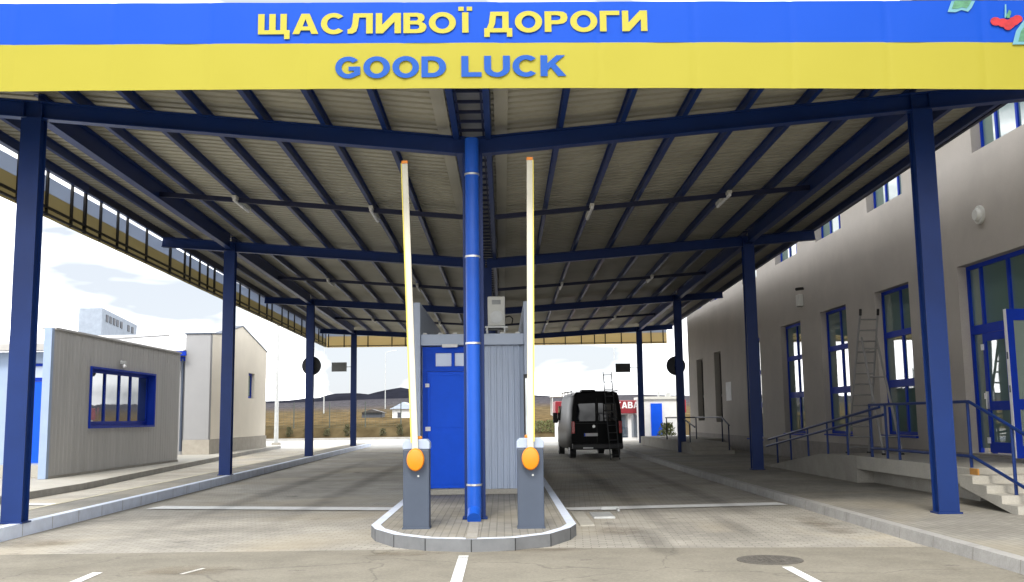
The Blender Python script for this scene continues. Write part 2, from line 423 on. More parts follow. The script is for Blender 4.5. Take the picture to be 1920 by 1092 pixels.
for x in [-8.6+1.215*k for k in range(15)]: b.box(x-.03, x+.03, 11.92, 11.97, 5.72, 6.5)
b.bar((-8.9, 11.945, 5.76), (8.2, 11.945, 5.76), .045, .045)
b.build('banner_frame', 'black', canopy)

# ------------------------------------------------------------------ banners
def _arc(cx, cy, rx, ry, a0, a1, n=20):
    return [(cx+rx*math.cos(R(a0+(a1-a0)*k/n)), cy+ry*math.sin(R(a0+(a1-a0)*k/n))) for k in range(n+1)]
_A = (1.05, [[(0,0),(.36,1),(.69,1),(1.05,0),(.77,0),(.71,.18),(.34,.18),(.28,0)], [(.41,.37),(.64,.37),(.525,.74)]])
_C = (.98, [_arc(.52,.5,.52,.525,42,318,30)+_arc(.52,.5,.27,.31,312,48,24)])
_O = (1.1, [_arc(.55,.5,.55,.525,0,350,35), _arc(.55,.5,.28,.31,0,350,35)])
_K = (1.0, [[(0,0),(0,1),(.27,1),(.27,.62),(.62,1),(.96,1),(.57,.6),(1.0,0),(.68,0),(.40,.42),(.27,.27),(.27,0)]])
_B = (.93, [[(0,0),(0,1),(.56,1),(.74,.96),(.84,.87),(.86,.74),(.82,.62),(.73,.54),(.86,.47),(.93,.36),(.93,.24),(.86,.1),(.74,.02),(.58,0)], [(.27,.61),(.27,.81),(.52,.81),(.59,.77),(.59,.66),(.52,.61)], [(.27,.19),(.27,.43),(.54,.43),(.64,.38),(.64,.25),(.55,.19)]])
GL = {
 'Щ': (1.29, [[(0,0),(0,1),(.26,1),(.26,.2),(.45,.2),(.45,1),(.71,1),(.71,.2),(.9,.2),(.9,1),(1.16,1),(1.16,.2),(1.28,.2),(1.28,-.24),(1.06,-.24),(1.06,0)]]),
 'А': _A, 'С': _C, 'C': _C, 'О': _O, 'O': _O, 'К': _K, 'K': _K, 'В': _B,
 'Л': (1.04, [[(0,0),(0,.21),(.08,.23),(.15,.32),(.19,.5),(.23,1),(1.02,1),(1.02,0),(.75,0),(.75,.79),(.47,.79),(.42,.34),(.35,.1),(.2,0)]]),
 'И': (1.02, [[(0,0),(0,1),(.26,1),(.26,.42),(.73,1),(1.02,1),(1.02,0),(.76,0),(.76,.58),(.29,0)]]),
 'Ї': (.56, [[(.15,0),(.15,1),(.41,1),(.41,0)], [(0,1.08),(0,1.28),(.22,1.28),(.22,1.08)], [(.34,1.08),(.34,1.28),(.56,1.28),(.56,1.08)]]),
 'Д': (1.14, [[(0,-.22),(0,.2),(.1,.2),(.19,.45),(.25,1),(.99,1),(.99,.2),(1.13,.2),(1.13,-.22),(.91,-.22),(.91,0),(.22,0),(.22,-.22)], [(.36,.2),(.73,.2),(.73,.8),(.48,.8),(.44,.42)]]),
 'Р': (.93, [[(0,0),(0,1),(.55,1),(.76,.97),(.89,.87),(.93,.69),(.89,.52),(.76,.41),(.55,.37),(.27,.37),(.27,0)], [(.27,.56),(.27,.81),(.5,.81),(.62,.77),(.65,.69),(.62,.60),(.5,.56)]]),
 'Г': (.8, [[(0,0),(0,1),(.8,1),(.8,.79),(.27,.79),(.27,0)]]),
 'G': (1.06, [_arc(.53,.5,.53,.525,40,305,30)+[(1.03,.16),(1.03,.54),(.55,.54),(.55,.35),(.77,.35),(.77,.25)]+_arc(.53,.5,.27,.31,308,46,24)]),
 'D': (1.02, [[(0,0),(0,1)]+_arc(.46,.5,.56,.5,90,-90,22), [(.27,.2)]+_arc(.44,.5,.30,.3,-90,90,18)+[(.27,.8)]]),
 'L': (.78, [[(0,0),(0,1),(.27,1),(.27,.22),(.78,.22),(.78,0)]]),
 'U': (1.0, [[(0,1)]+_arc(.5,.42,.5,.44,180,360,22)+[(1,1),(.73,1)]+_arc(.5,.42,.23,.22,360,180,16)+[(.27,1)]]),
}
def text_mesh(body, x0, x1, z0, z1, y, thick, name, m, parent, gap=.10):
    """solid heavy capital letters, drawn as outlines with holes"""
    tot = sum(GL[ch][0] for ch in body)+gap*(len(body)-1); sx = (x1-x0)/tot; sz = z1-z0
    cu = bpy.data.curves.new(name, 'CURVE'); cu.dimensions = '2D'; cu.fill_mode = 'BOTH'; cu.extrude = thick/2
    x = x0
    for ch in body:
        wd, loops = GL[ch]
        for lp_ in loops:
            sp = cu.splines.new('POLY'); sp.points.add(len(lp_)-1); sp.use_cyclic_u = True
            for k, (a, c_) in enumerate(lp_): sp.points[k].co = (x+a*sx, z0+c_*sz, 0, 1)
        x += (wd+gap)*sx
    o = bpy.data.objects.new(name, cu); COL.objects.link(o); bpy.context.view_layer.update()
    me = bpy.data.meshes.new_from_object(o.evaluated_get(bpy.context.evaluated_depsgraph_get()))
    COL.objects.unlink(o); bpy.data.objects.remove(o)
    offp = LOC.get(parent.name, Vector((0,0,0)))
    for v in me.vertices: v.co = Vector((v.co.x, y-v.co.z-thick/2, v.co.y)) - offp
    me.materials.clear(); me.materials.append(M[m])
    ob = bpy.data.objects.new(name, me); COL.objects.link(ob); ob.parent = parent; LOC[ob.name] = offp
    return ob

def cloth(pts_fn, nu, nv, thick, nrm):
    """thin sheet with a slight sag: pts_fn(u,v) -> Vector"""
    b = MB(); vs = []
    for k in (0, 1):
        for j in range(nv+1):
            for i in range(nu+1):
                vs.append(pts_fn(i/nu, j/nv) + Vector(nrm)*thick*k)
    W = nu+1; S = W*(nv+1); fs = []
    for j in range(nv):
        for i in range(nu):
            a = j*W+i; fs += [(a, a+1, a+W+1, a+W), (S+a, S+a+W, S+a+W+1, S+a+1)]
    for i in range(nu): fs += [(i, S+i, S+i+1, i+1), (nv*W+i, nv*W+i+1, S+nv*W+i+1, S+nv*W+i)]
    for j in range(nv): fs += [(j*W, (j+1)*W, S+(j+1)*W, S+j*W), (j*W+nu, S+j*W+nu, S+(j+1)*W+nu, (j+1)*W+nu)]
    b.add(vs, fs); return b

BY = 11.88
banner = thing('banner', 'blue and yellow front banner wishing good luck in two languages, hung across the canopy edge', 'banner', (XC, BY, 5.6))
bx0, bx1 = XE(BY)-.1, XR(BY)+OV+.1
def bz(x, f):   # the banner edges sag very slightly to the right
    t = (x+6.2)/12.8
    top = 6.83-.07*t; mid = 6.29-.085*t+.012*math.sin(t*3.1); bot = 5.69-.10*t+.03*math.sin(max(0,min(1,t))*3.1)
    return {0: bot, 1: mid, 2: top}[f]
def sheet(f0, f1):
    def fn(u, v):
        x = bx0+(bx1-bx0)*u; a, c = bz(x, f0), bz(x, f1)
        w = .005*math.sin(x*5.17)*math.sin(v*2+x)+.009*math.exp(-((((x+.57) % 1.215)-.6)/.03)**2)
        return Vector((x, BY+w, a+(c-a)*v))
    return cloth(fn, 420, 5, .006, (0, -1, 0))
sheet(0, 1).build('yellow_band', 'ban_y', banner, smooth=True)
sheet(1, 2).build('blue_band', 'ban_b', banner, smooth=True)
TY = BY-.021
text_mesh('ЩАСЛИВОЇ', -3.01, -.33, 6.39, 6.655, TY, .004, 'lettering', 'txt_y', banner)
text_mesh('ДОРОГИ', -.18, 1.87, 6.39, 6.66, TY, .004, 'lettering', 'txt_y', banner)
text_mesh('GOOD', -2.04, -.66, 5.815, 6.085, TY, .004, 'lettering', 'txt_b', banner)
text_mesh('LUCK', -.47, .84, 5.815, 6.085, TY, .004, 'lettering', 'txt_b', banner)
def blob(cx, cz, poly, m, name, y=TY):
    MB().prism(poly, lambda a, c, t: Vector((cx+a, y-t, cz+c)), 0, .004).build(name, m, banner)
lf = [(-.16,-.085),(-.06,-.09),(.02,-.06),(.10,-.085),(.15,-.03),(.20,.06),(.08,.06),(-.10,.06)]
blob(5.83, 6.69, [(a*1.0, c) for a, c in lf], 'leafedge', 'leaf_print')
blob(5.84, 6.70, [(a*.72, c*.72+.01) for a, c in lf], 'leafprint', 'leaf_print', TY-.005)
lf2 = [(-.22,-.20),(-.16,-.02),(-.05,.12),(.10,.19),(.30,.22),(.34,.0),(.2,-.2)]
blob(6.68, 6.37, lf2, 'leafedge', 'leaf_print'); blob(6.70, 6.36, [(a*.75, c*.75) for a, c in lf2], 'leafprint', 'leaf_print', TY-.005)
for cx, cz, r in ((6.27,6.475,.068),(6.36,6.455,.07),(6.44,6.44,.072),(6.50,6.475,.068),(6.55,6.505,.062),(6.42,6.405,.055)):
    blob(cx, cz, [(r*math.cos(2*math.pi*k/14), r*.82*math.sin(2*math.pi*k/14)) for k in range(14)], 'berry', 'berry_print', TY-.002*(1+cx % .3))
blob(6.40, 6.60, [(-.012,-.08),(.012,-.08),(.022,.10),(.004,.10)], 'leafedge', 'stem_print')
blob(6.43, 6.57, [(-.03,-.05),(.02,-.05),(.05,.03),(.02,.06)], 'leafprint', 'leaf_print')

lb = thing('banner', 'blue and yellow side banner along the left canopy edge, seen from behind', 'banner', (XE(30), 30, ZB))
def side(z0, z1):
    return cloth(lambda u, v: Vector((XE(Y0+(Y1-Y0)*u)-.085+.005*math.sin(u*190), Y0+(Y1-Y0)*u, z0+(z1-z0)*v)), 120, 2, .005, (-1, 0, 0))
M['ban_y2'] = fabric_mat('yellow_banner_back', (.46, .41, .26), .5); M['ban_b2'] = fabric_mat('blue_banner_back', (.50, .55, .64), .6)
side(ZB, 6.24).build('yellow_band', 'ban_y2', lb); side(6.24, 6.57).build('blue_band', 'ban_b2', lb)
fb = thing('banner', 'yellow bottomed banner across the far end of the canopy, seen from behind', 'banner', (XC, Y1+.1, ZB))
def farb(z0, z1):
    return cloth(lambda u, v: Vector((XE(Y1)-.05+(XR(Y1)+OV+.1-XE(Y1))*u, Y1+.095+.005*math.sin(u*90), z0+(z1-z0)*v)), 80, 2, .005, (0, 1, 0))
M['ban_y3'] = fabric_mat('yellow_banner_backlit', (.70, .60, .38), .6)  # paler copy of the back yellow: stronger backlight put into the colour
farb(ZB, 6.36).build('yellow_band', 'ban_y3', fb); farb(6.36, 6.9).build('blue_band', 'ban_b2', fb)

# ------------------------------------------------------------------ lights and signs on the canopy
first = None
bayn = ['nearest bay', 'middle bay', 'farthest bay']; posn = ['leftmost', 'second from the left', 'second from the right', 'rightmost']
for bi, yb in enumerate((20.35, 32.9, 46.4)):
    for pi, o in enumerate((-5.09, -2.27, 2.27, 5.09)):
        x = XC+o*K(yb)*(6.67/6.7 if o < 0 else 6.88/6.8)
        z = zb(x, yb+.6)+BH-.012
        lab = f'white tube light under the {bayn[bi]} of the canopy, {posn[pi]} of four'
        if first is None:
            first = thing('tube_light', lab, 'light fitting', (x, yb, z), 'tube lights under the canopy roof')
            MB().box(x-.045, x+.045, yb, yb+1.25, z-.07, z-.001).build('housing', 'offwhite', first, bevel=.01)
            MB().tube((x, yb+.03, z-.10), (x, yb+1.22, z-.10), .035, 10).build('diffuser', 'white', first, smooth=True)
        else:
            copy_tree(first, (x, yb, z), lab)
rs = None
for x, z, lab in ((XL(CD[2])+.02, 3.78, 'round dark sign back behind the third column of the left row'), (XR(CD[2])-.1, 3.6, 'round dark sign back behind the third column of the right row')):
    y = CD[2]+.20
    if rs is None:
        rs = thing('round_sign', lab, 'road sign', (x, y, z), 'round signs on the third columns')
        MB().tube((x, y, z), (x, y+.025, z), .39, 40).build('disc', 'signback', rs)
        MB().box(x-.05, x+.05, y-.075, y-.002, z-.05, z+.05).build('bracket', 'navy', rs)
    else: copy_tree(rs, (x, y, z), lab)
for x0, x1, z0, z1, xc, lab, mm in ((-9.32,-8.5,4.2,4.7,XL(CD[3])-.15,'grey rectangular sign on an arm from the last left column','signback'),(6.18,6.99,3.97,4.45,XR(CD[3])-.15,'dark rectangular sign on an arm from the last right column','signback')):
    mm = 'signgrey' if x0 < 0 else mm
    t = thing('rectangular_sign', lab, 'sign', ((x0+x1)/2, 54, (z0+z1)/2), 'rectangular signs on the last columns')
    MB().box(x0, x1, 53.97, 54.03, z0, z1).build('panel', mm, t, bevel=.01)
    a, c = sorted((x0 if xc < x0 else x1, xc)); MB().box(a, c, 53.985, 54.015, (z0+z1)/2-.02, (z0+z1)/2+.02).build('arm', 'galv', t)

# ------------------------------------------------------------------ ground, kerbs, markings
def quad(mb, pts, z): mb.add([(x, y, z) for x, y in pts], [tuple(range(len(pts)))]); return mb
struct('ground', quad(MB(), [(-1500,-60),(1500,-60),(1500,1600),(-1500,1600)], -.03), 'dirt')
struct('forecourt', quad(MB(), [(-60,56.5),(60,56.5),(60,80),(-60,80)], -.006), 'forecourt')
struct('apron', quad(MB(), [(-60,-30),(40,-30),(40,12.05),(5.2,12.05),(-.3,12.5),(-60,13.1)], -.002), 'apron')
struct('road', quad(MB(), [(-30,12.95),(-.3,12.45),(5.2,12.0),(14,12.0),(14,58),(-30,58)], -.010), 'setts')
def strip(pts, w):
    """flat painted line along pts"""
    b = MB(); vs = []
    for i, p in enumerate(pts):
        a = Vector(pts[max(0,i-1)]); c = Vector(pts[min(len(pts)-1,i+1)]); d = (c-a).normalized(); n = Vector((-d.y, d.x))*w/2
        q = Vector(p); vs += [(q.x+n.x, q.y+n.y), (q.x-n.x, q.y-n.y)]
    return vs
def line(pts, w, z=.004, m='roadpaint'):
    vs = strip(pts, w); b = MB(); b.add([(x, y, z) for x, y in vs], [(2*i, 2*i+1, 2*i+3, 2*i+2) for i in range(len(pts)-1)])
    return struct('road_marking', b, m)
line([(-6.6,19.05),(-1.95,18.05)], .58); line([(1.1,17.55),(5.0,18.05)], .52); line([(-9.9,20.3),(-8.2,19.95)], .45)
line([(-.48,11.85),(-.48,9.0)], .115); line([(-4.38,10.95),(-4.30,9.0)], .11); line([(2.97,10.65),(2.97,9.0)], .11); line([(-3.3,11.15),(-3.42,10.75)], .05)

# middle traffic island
def off_poly(pts, d, c=(XC, 20)):
    out = []
    n = len(pts)
    for i in range(n):
        p = Vector(pts[i]); a = Vector(pts[i-1]); b = Vector(pts[(i+1) % n])
        d1 = (p-a).normalized(); d2 = (b-p).normalized(); n1 = Vector((-d1.y, d1.x)); n2 = Vector((-d2.y, d2.x))
        m_ = (n1+n2); m_ = m_/max(.3, m_.dot(n1)) if m_.length > 1e-6 else n1
        out.append(tuple(p+m_*d))
    return out
isl = [(XC+1.40,38),(XC-1.42,38),(XC-1.42,13.95),(XC-1.30,13.45),(XC-.98,12.80),(XC-.55,12.36),(XC+.02,12.18),(XC+.55,12.26),(XC+1.0,12.66),(XC+1.29,13.30),(XC+1.40,13.75)]
isl_in = off_poly(isl, .13)
def rim(o, i, z0, z1):
    b = MB(); n = len(o)
    vs = [(x,y,z1) for x,y in o]+[(x,y,z1) for x,y in i]+[(x,y,z0) for x,y in o]
    b.add(vs, [(k,(k+1)%n,n+(k+1)%n,n+k) for k in range(n)]); return b, vs
n = len(isl)
b = MB(); b.add([(x,y,-.02) for x,y in isl]+[(x,y,.150) for x,y in isl], [(k,(k+1)%n,n+(k+1)%n,n+k) for k in range(n)])
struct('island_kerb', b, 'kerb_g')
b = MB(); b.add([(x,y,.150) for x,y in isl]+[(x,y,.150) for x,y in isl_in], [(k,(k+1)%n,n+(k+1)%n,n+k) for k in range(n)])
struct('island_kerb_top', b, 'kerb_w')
struct('traffic_island', quad(MB(), isl_in, .146), 'setts_l')
b = MB()
for k in range(3, 10):
    p = Vector(isl[k]); q = (Vector(isl[k])-Vector((XC, 14.5))).normalized(); a = p+q*.002
    t = Vector((-q.y, q.x))*.006
    b.add([(a.x-t.x,a.y-t.y,-.01),(a.x+t.x,a.y+t.y,-.01),(a.x+t.x,a.y+t.y,.147),(a.x-t.x,a.y-t.y,.147)], [(0,1,2,3)])
struct('kerb_joint', b, 'black')
# rain channel from the pipe over the island kerb
struct('drain_channel', quad(MB(), [(XC-.05,12.2),(XC+.09,12.2),(XC+.07,14.15),(XC-.06,14.15)], .1535), 'concrete')
# sandy drift in front of the island
sm_ = bpy.data.materials.new('sand_drift'); sm_.use_nodes = True; nt = sm_.node_tree; N = nt.nodes; L = nt.links
bs = N['Principled BSDF']; bs.inputs['Base Color'].default_value = (.19, .145, .09, 1); bs.inputs['Roughness'].default_value = .95
tc = N.new('ShaderNodeTexCoord'); gr = N.new('ShaderNodeTexGradient'); gr.gradient_type = 'SPHERICAL'; mp = N.new('ShaderNodeMapping'); mp.inputs['Location'].default_value = (-1,-1,0); mp.inputs['Scale'].default_value = (2,2,1)
L.new(tc.outputs['Generated'], mp.inputs['Vector']); L.new(mp.outputs['Vector'], gr.inputs['Vector'])
ns = N.new('ShaderNodeTexNoise'); ns.inputs['Scale'].default_value = 3.2; ns.inputs['Detail'].default_value = 9; ns.inputs['Roughness'].default_value = .7; ns.inputs['Distortion'].default_value = .6; L.new(tc.outputs['Object'], ns.inputs['Vector'])
m1 = N.new('ShaderNodeMath'); m1.operation = 'MULTIPLY'; L.new(gr.outputs['Fac'], m1.inputs[0]); L.new(ns.outputs['Fac'], m1.inputs[1])
m2 = N.new('ShaderNodeMapRange'); m2.inputs['From Min'].default_value = .16; m2.inputs['From Max'].default_value = .42; m2.inputs['To Max'].default_value = .75; L.new(m1.outputs[0], m2.inputs['Value']); L.new(m2.outputs['Result'], bs.inputs['Alpha'])
for k, (x, y, w_, h_) in enumerate(((-1.25,12.1,2.6,1.0),(.5,12.3,2.6,.9),(1.6,14.2,1.6,2.6),(4.6,14.5,1.2,6),(-6.2,13.6,2.6,2.0),(-3.5,11.0,3,1.6))):
    o_ = struct('sand', quad(MB(), [(x-w_/2,y-h_/2),(x+w_/2,y-h_/2),(x+w_/2,y+h_/2),(x-w_/2,y+h_/2)], .004+.001*k), sm_, 'stuff')
tm = sm_.copy(); tm.name = 'tyre_mark'
for n_ in tm.node_tree.nodes:
    if n_.type == 'BSDF_PRINCIPLED': n_.inputs['Base Color'].default_value = (.075, .07, .065, 1)
    if n_.type == 'TEX_NOISE': n_.inputs['Scale'].default_value = 1.1
    if n_.type == 'MAP_RANGE': n_.inputs['From Min'].default_value = .02; n_.inputs['To Max'].default_value = .42
for k, (x, w_, y0, y1) in enumerate(((-5.2,.7,9,44),(-3.55,.7,10,46),(2.35,.7,9.5,40),(3.95,.65,9,42),(3.3,.5,12.3,17),(1.9,.6,11,15))):
    struct('tyre_mark', quad(MB(), [(x-w_/2,y0),(x+w_/2,y0),(x+w_/2,y1),(x-w_/2,y1)], .012+.001*k), tm, 'stuff')
oil = sm_.copy(); oil.name = 'oil_stain'
for n_ in oil.node_tree.nodes:
    if n_.type == 'BSDF_PRINCIPLED': n_.inputs['Base Color'].default_value = (.05, .047, .042, 1); n_.inputs['Roughness'].default_value = .7
    if n_.type == 'TEX_NOISE': n_.inputs['Scale'].default_value = 6.0
    if n_.type == 'MAP_RANGE': n_.inputs['From Min'].default_value = .18; n_.inputs['From Max'].default_value = .36; n_.inputs['To Max'].default_value = .7
for k, (x, y, w_, h_) in enumerate(((1.55,15.0,.5,.7),(1.75,13.3,.7,.5),(2.6,15.5,.4,.5),(-4.3,13.4,.9,.6),(-4.4,21,.8,1.1),(-3.0,16.2,.5,.6),(3.2,22,.7,1.4),(.9,11.2,.6,.35),(-6.0,12.4,.5,.4),(-4.35,30,.9,2.2),(4.6,10.4,.5,.3),(-2.2,10.7,.5,.3))):
    struct('oil_stain', quad(MB(), [(x-w_/2,y-h_/2),(x+w_/2,y-h_/2),(x+w_/2,y+h_/2),(x-w_/2,y+h_/2)], .020+.001*k), oil, 'stuff')
# left island with the columns
def kl(y): return -6.93-.022*(y-14)
def kl2(y): return -8.02-.024*(y-18)
ys = [8, 14, 20, 27, 35, 44, 56, 60]
b = MB(); t = MB(); g = MB(); e2 = MB()
for y0, y1 in zip(ys[:-1], ys[1:]):
    b.add([(kl(y0),y0,-.02),(kl(y1),y1,-.02),(kl(y1),y1,.18),(kl(y0),y0,.18),(kl(y0)-.15,y0,.18),(kl(y1)-.15,y1,.18)], [(0,1,2,3),(3,2,5,4)])
    t.add([(kl(y0)-.15,y0,.176),(kl(y1)-.15,y1,.176),(kl2(y1)+.1,y1,.176),(kl2(y0)+.1,y0,.176)], [(0,1,2,3)])
    e2.add([(kl2(y0)+.1,y0,.18),(kl2(y1)+.1,y1,.18),(kl2(y1),y1,.18),(kl2(y0),y0,.18),(kl2(y1),y1,-.02),(kl2(y0),y0,-.02)], [(0,1,2,3),(3,2,4,5)])
struct('island_kerb', b, 'kerb_w'); struct('traffic_island', t, 'setts_l'); struct('island_kerb', e2, mat('yellowed_kerb', (.50,.46,.33), .8, var=.12, stain=.3))
b = MB()
for y in [13.6+1.0*k for k in range(42)]:
    x = kl(y)+.002; b.add([(x,y-.006,0),(x,y+.006,0),(x,y+.006,.178),(x,y-.006,.178)], [(0,1,2,3)])
struct('kerb_joint', b, 'plinth')
# right pavement
def kr(y): 
    return 5.10+.0*(y) + (.012*max(0, y-26))
ys = [4, 12, 18.6, 19.4, 26, 34, 44, 52, 58]
b = MB(); t = MB()
for y0, y1 in zip(ys[:-1], ys[1:]):
    b.add([(kr(y0),y0,-.02),(kr(y1),y1,-.02),(kr(y1)+.02,y1,.13),(kr(y0)+.02,y0,.13),(kr(y0)+.16,y0,.134),(kr(y1)+.16,y1,.134)], [(1,0,3,2),(2,3,4,5)])
    t.add([(kr(y0)+.16,y0,.13),(kr(y1)+.16,y1,.13),(11,y1,.13),(11,y0,.13)], [(0,1,2,3)])
struct('kerb', b, 'kerb'); struct('pavement', t, 'setts_l')
b = MB(); y = 8.0
while y < 56:
    x = kr(y)-.002; b.add([(x,y-.007,-.01),(x,y+.007,-.01),(x+.02,y+.007,.132),(x+.02,y-.007,.132)], [(0,1,2,3)]); y += 1.0
struct('kerb_joint', b, 'plinth')
# left pavement beside the grey booth
lp = [(-10.2,20),(-10.2,24.4),(-11.0,33.0),(-12.3,48),(-12.9,58),(-40,58),(-40,20)]
b = MB(); n = len(lp)
b.add([(x,y,-.02) for x,y in lp]+[(x,y,.15) for x,y in lp], [(k,(k+1)%n,n+(k+1)%n,n+k) for k in range(n)])
struct('kerb', b, 'kerb'); struct('pavement', quad(MB(), lp, .15), 'concrete_l')

# small things in the road
mh = thing('manhole_cover', 'round rusty manhole cover set in the concrete by the right kerb', 'manhole cover', (2.93, 11.17, 0))
b = MB(); b.tube((2.93,11.17,-.02), (2.93,11.17,.006), .36, 40); b.build('frame_ring', 'iron', mh)
b = MB(); b.tube((2.93,11.17,-.02), (2.93,11.17,.010), .30, 40)
for k in range(-4, 5):
    for j in range(-4, 5):
        if k*k+j*j < 17: b.box(2.93+k*.06-.018, 2.93+k*.06+.018, 11.17+j*.06-.018, 11.17+j*.06+.018, .010, .016)
b.build('lid', 'iron', mh)
tag(MB().box(1.12, 1.34, 14.9, 17.0, -.02, .012).build('concrete_slab', 'concrete_l', bevel=.01), 'pale concrete slab strip beside the island kerb on the right lane', 'slab')
dg = thing('drain_plate', 'grey steel drain plate with bracket beside the white stop line on the right lane', 'drain plate', (1.6, 16.6, 0))
MB().box(1.42, 1.76, 15.95, 16.75, -.02, .02).build('plate', 'galv', dg, bevel=.006)
MB().bar((1.66,17.2,.04), (1.95,17.2,.04), .05, .05).bar((1.93,17.17,.025),(1.93,16.95,.025),.03,.04).build('bracket', 'galv', dg)

# ------------------------------------------------------------------ barriers
def barrier(x, y, label, tilt, edge_side):
    t = thing('boom_barrier', label, 'barrier', (x, y, .15), 'raised boom barriers on the middle island')
    w, d = .175, .14
    body = MB().box(x-w, x+w, y-d, y+d, .15, 1.19).build('cabinet', 'cabinet', t, bevel=.012)
    MB().box(x-w-.01, x+w+.01, y-d-.012, y+d+.012, .146, .165).build('foot_plate', 'cabinet', body)
    MB().tube((x+.03, y-d-.004, .84), (x+.03, y-d+.002, .84), .014, 12).build('lock', 'alu', body)
    # pale sloping head
    MB().prism([(-w-.006,1.192),(w+.006,1.192),(w+.006,1.28),(w-.03,1.325),(-w+.03,1.325),(-w-.006,1.28)], lambda a, c, q: Vector((x+a, y+q, c)), -d-.006, d+.006).build('head', 'lightgrey', t, bevel=.012)
    MB().box(x-.07, x+.07, y-.05, y+.05, 1.326, 1.365).build('warning_light', 'orange', t, bevel=.01)
    # hub cover
    hx = x+.0; hb = MB(); n = 28
    prof = [(.150, 0), (.150, .03), (.135, .05), (.08, .065)]
    vs = []
    for r_, q in prof:
        for k in range(n):
            a = 2*math.pi*k/n; rx = .115 if True else r_
            vs.append((hx+r_*.78*math.cos(a), y-d-.03-q-.045, 1.06+r_*1.0*math.sin(a)))
    fs = []
    for i in range(len(prof)-1):
        for k in range(n): fs.append((i*n+k, i*n+(k+1)%n, (i+1)*n+(k+1)%n, (i+1)*n+k))
    fs += [tuple(range(n)), tuple((len(prof)-1)*n+k for k in range(n))]
    hb.add(vs, fs); hub = hb.build('hub_cover', 'orange', t, smooth=True)
    MB().tube((hx, y-d-.075, 1.06), (hx, y-d-.001, 1.06), .07, 18).build('axle', 'black', t)
    # arm
    yy = y-d-.045; p = Vector((hx, yy, 1.0)); q = Vector((hx+tilt, yy, 5.10))
    M['arm'] = mat('cream_arm_paint', (.58, .55, .45), .5, var=.06)
    arm = MB().bar(p, q, .082, .045, up=(0,1,0)).build('arm', 'arm', t, bevel=.008)
    s = edge_side
    dx = Vector((s*.0475, -.004, 0))
    MB().bar(p+dx+Vector((tilt*.07,0,.28)), q+dx, .013, .040, up=(0,1,0)).build('yellow_strip', 'yellow', arm)
    MB().bar(q+(q-p).normalized()*.001, q+(q-p).normalized()*.04, .084, .047, up=(0,1,0)).build('tip', 'orange', arm)
    return t
barrier(-1.17, 13.52, 'raised boom barrier in front of the blue booth door, its arm leaning left', -.15, -1)
barrier(.355, 13.40, 'raised boom barrier in front of the ribbed booth wall, its arm almost upright', .05, 1)

# ------------------------------------------------------------------ middle booth
bo = thing('checkpoint_booth', 'pale grey ribbed control booth with blue door on the middle island', 'booth', (-.57, 19.2, .15))
def ribs(x0, x1, z0, z1, y, pitch=.115, dep=.025):
    """vertical ribbed sheet facing -Y"""
    b = MB(); pts = []; x = x0
    while x < x1-1e-6:
        for dx, dd in ((0,0),(pitch*.55,0),(pitch*.65,-dep),(pitch*.9,-dep)):
            if x+dx <= x1: pts.append((x+dx, y+dd))
        x += pitch
    pts.append((x1, y))
    vs = [(a, c, z0) for a, c in pts]+[(a, c, z1) for a, c in pts]; n = len(pts)
    b.add(vs, [(i, i+1, n+i+1, n+i) for i in range(n-1)]); return b
yb = 19.25
MB().box(-1.575, .415, yb+.03, 26.8, .152, 2.99).build('body', 'lightgrey', bo)
ribs(-.46, .415, .25, 2.995, yb).build('ribbed_wall', 'lightgrey', bo)
MB().box(-.46, .415, yb-.035, yb+.02, .152, .247).build('base_strip', 'concrete', bo)
for x0, x1 in ((-1.715, -1.58), (.42, .56)):
    MB().box(x0, x1, 19.0, 26.9, .152, 3.83).build('side_wall', 'lightgrey', bo, bevel=.006)
MB().box(-1.578, .418, 19.06, 19.40, 3.0, 3.215).build('fascia', 'lightgrey', bo, bevel=.008)
MB().box(-1.578, .418, 19.40, 26.8, 3.0, 3.06).build('roof', 'galv', bo)
F = Frame((0, yb, 0), (1, 0, 0), (0, -1, 0))
b = MB()
F.box(b, -1.55, -1.47, .26, 2.98, -.02, .04); F.box(b, -.54, -.47, .26, 2.98, -.02, .04); F.box(b, -1.47, -.54, 2.86, 2.98, -.02, .04); F.box(b, -1.47, -.54, 2.50, 2.60, -.02, .04); F.box(b, -.99, -.93, 2.60, 2.86, -.02, .04)
M['blue2'] = mat('blue_door_frame_paint', (.005, .068, .56), .5, var=.06, spec=.15)
fr = b.build('door_frame', 'blue2', bo)
F.box(b := MB(), -1.30, -.995, 2.605, 2.855, -.01, .015); F.box(b, -.925, -.6, 2.605, 2.855, -.01, .015); b.build('transom_pane', 'paleglass', fr)
F.box(b := MB(), -1.47, -1.30, 2.60, 2.86, -.012, .03); F.box(b, -.6, -.54, 2.60, 2.86, -.012, .03); b.build('transom_panel', 'blue2', fr)
F.box(b := MB(), -1.465, -.545, .27, 2.495, -.02, .02); F.box(b, -1.40, -.60, 1.42, 2.42, .02, .028); F.box(b, -1.40, -.60, .34, 1.36, .02, .028)
dr = b.build('door', 'blue', bo, bevel=.004)
F.box(b := MB(), -.68, -.58, 1.22, 1.25, .03, .06); F.box(b, -.60, -.57, 1.15, 1.30, .021, .035); b.build('handle', 'alu', dr)
F.box(b := MB(), -1.50, -1.40, 1.36, 1.44, .041, .06); F.box(b, -1.50, -1.42, .40, .47, .041, .06); F.box(b, -1.50, -1.42, 2.2, 2.27, .041, .06); b.build('hinge', 'white', dr)
MB().box(-1.56, -.46, yb-.06, yb+.02, .152, .255).build('door_step', 'concrete_l', bo)
MB().box(-1.16, -.86, 18.98, 19.055, 2.955, 3.02).build('door_lamp', 'white', bo, bevel=.01)
b = MB(); b.box(.40, .58, 18.93, 18.998, 1.12, 2.42)
wn = b.build('side_window', 'black', bo); MB().box(.43, .55, 18.92, 18.929, 1.2, 2.34).build('pane', 'glass', wn)
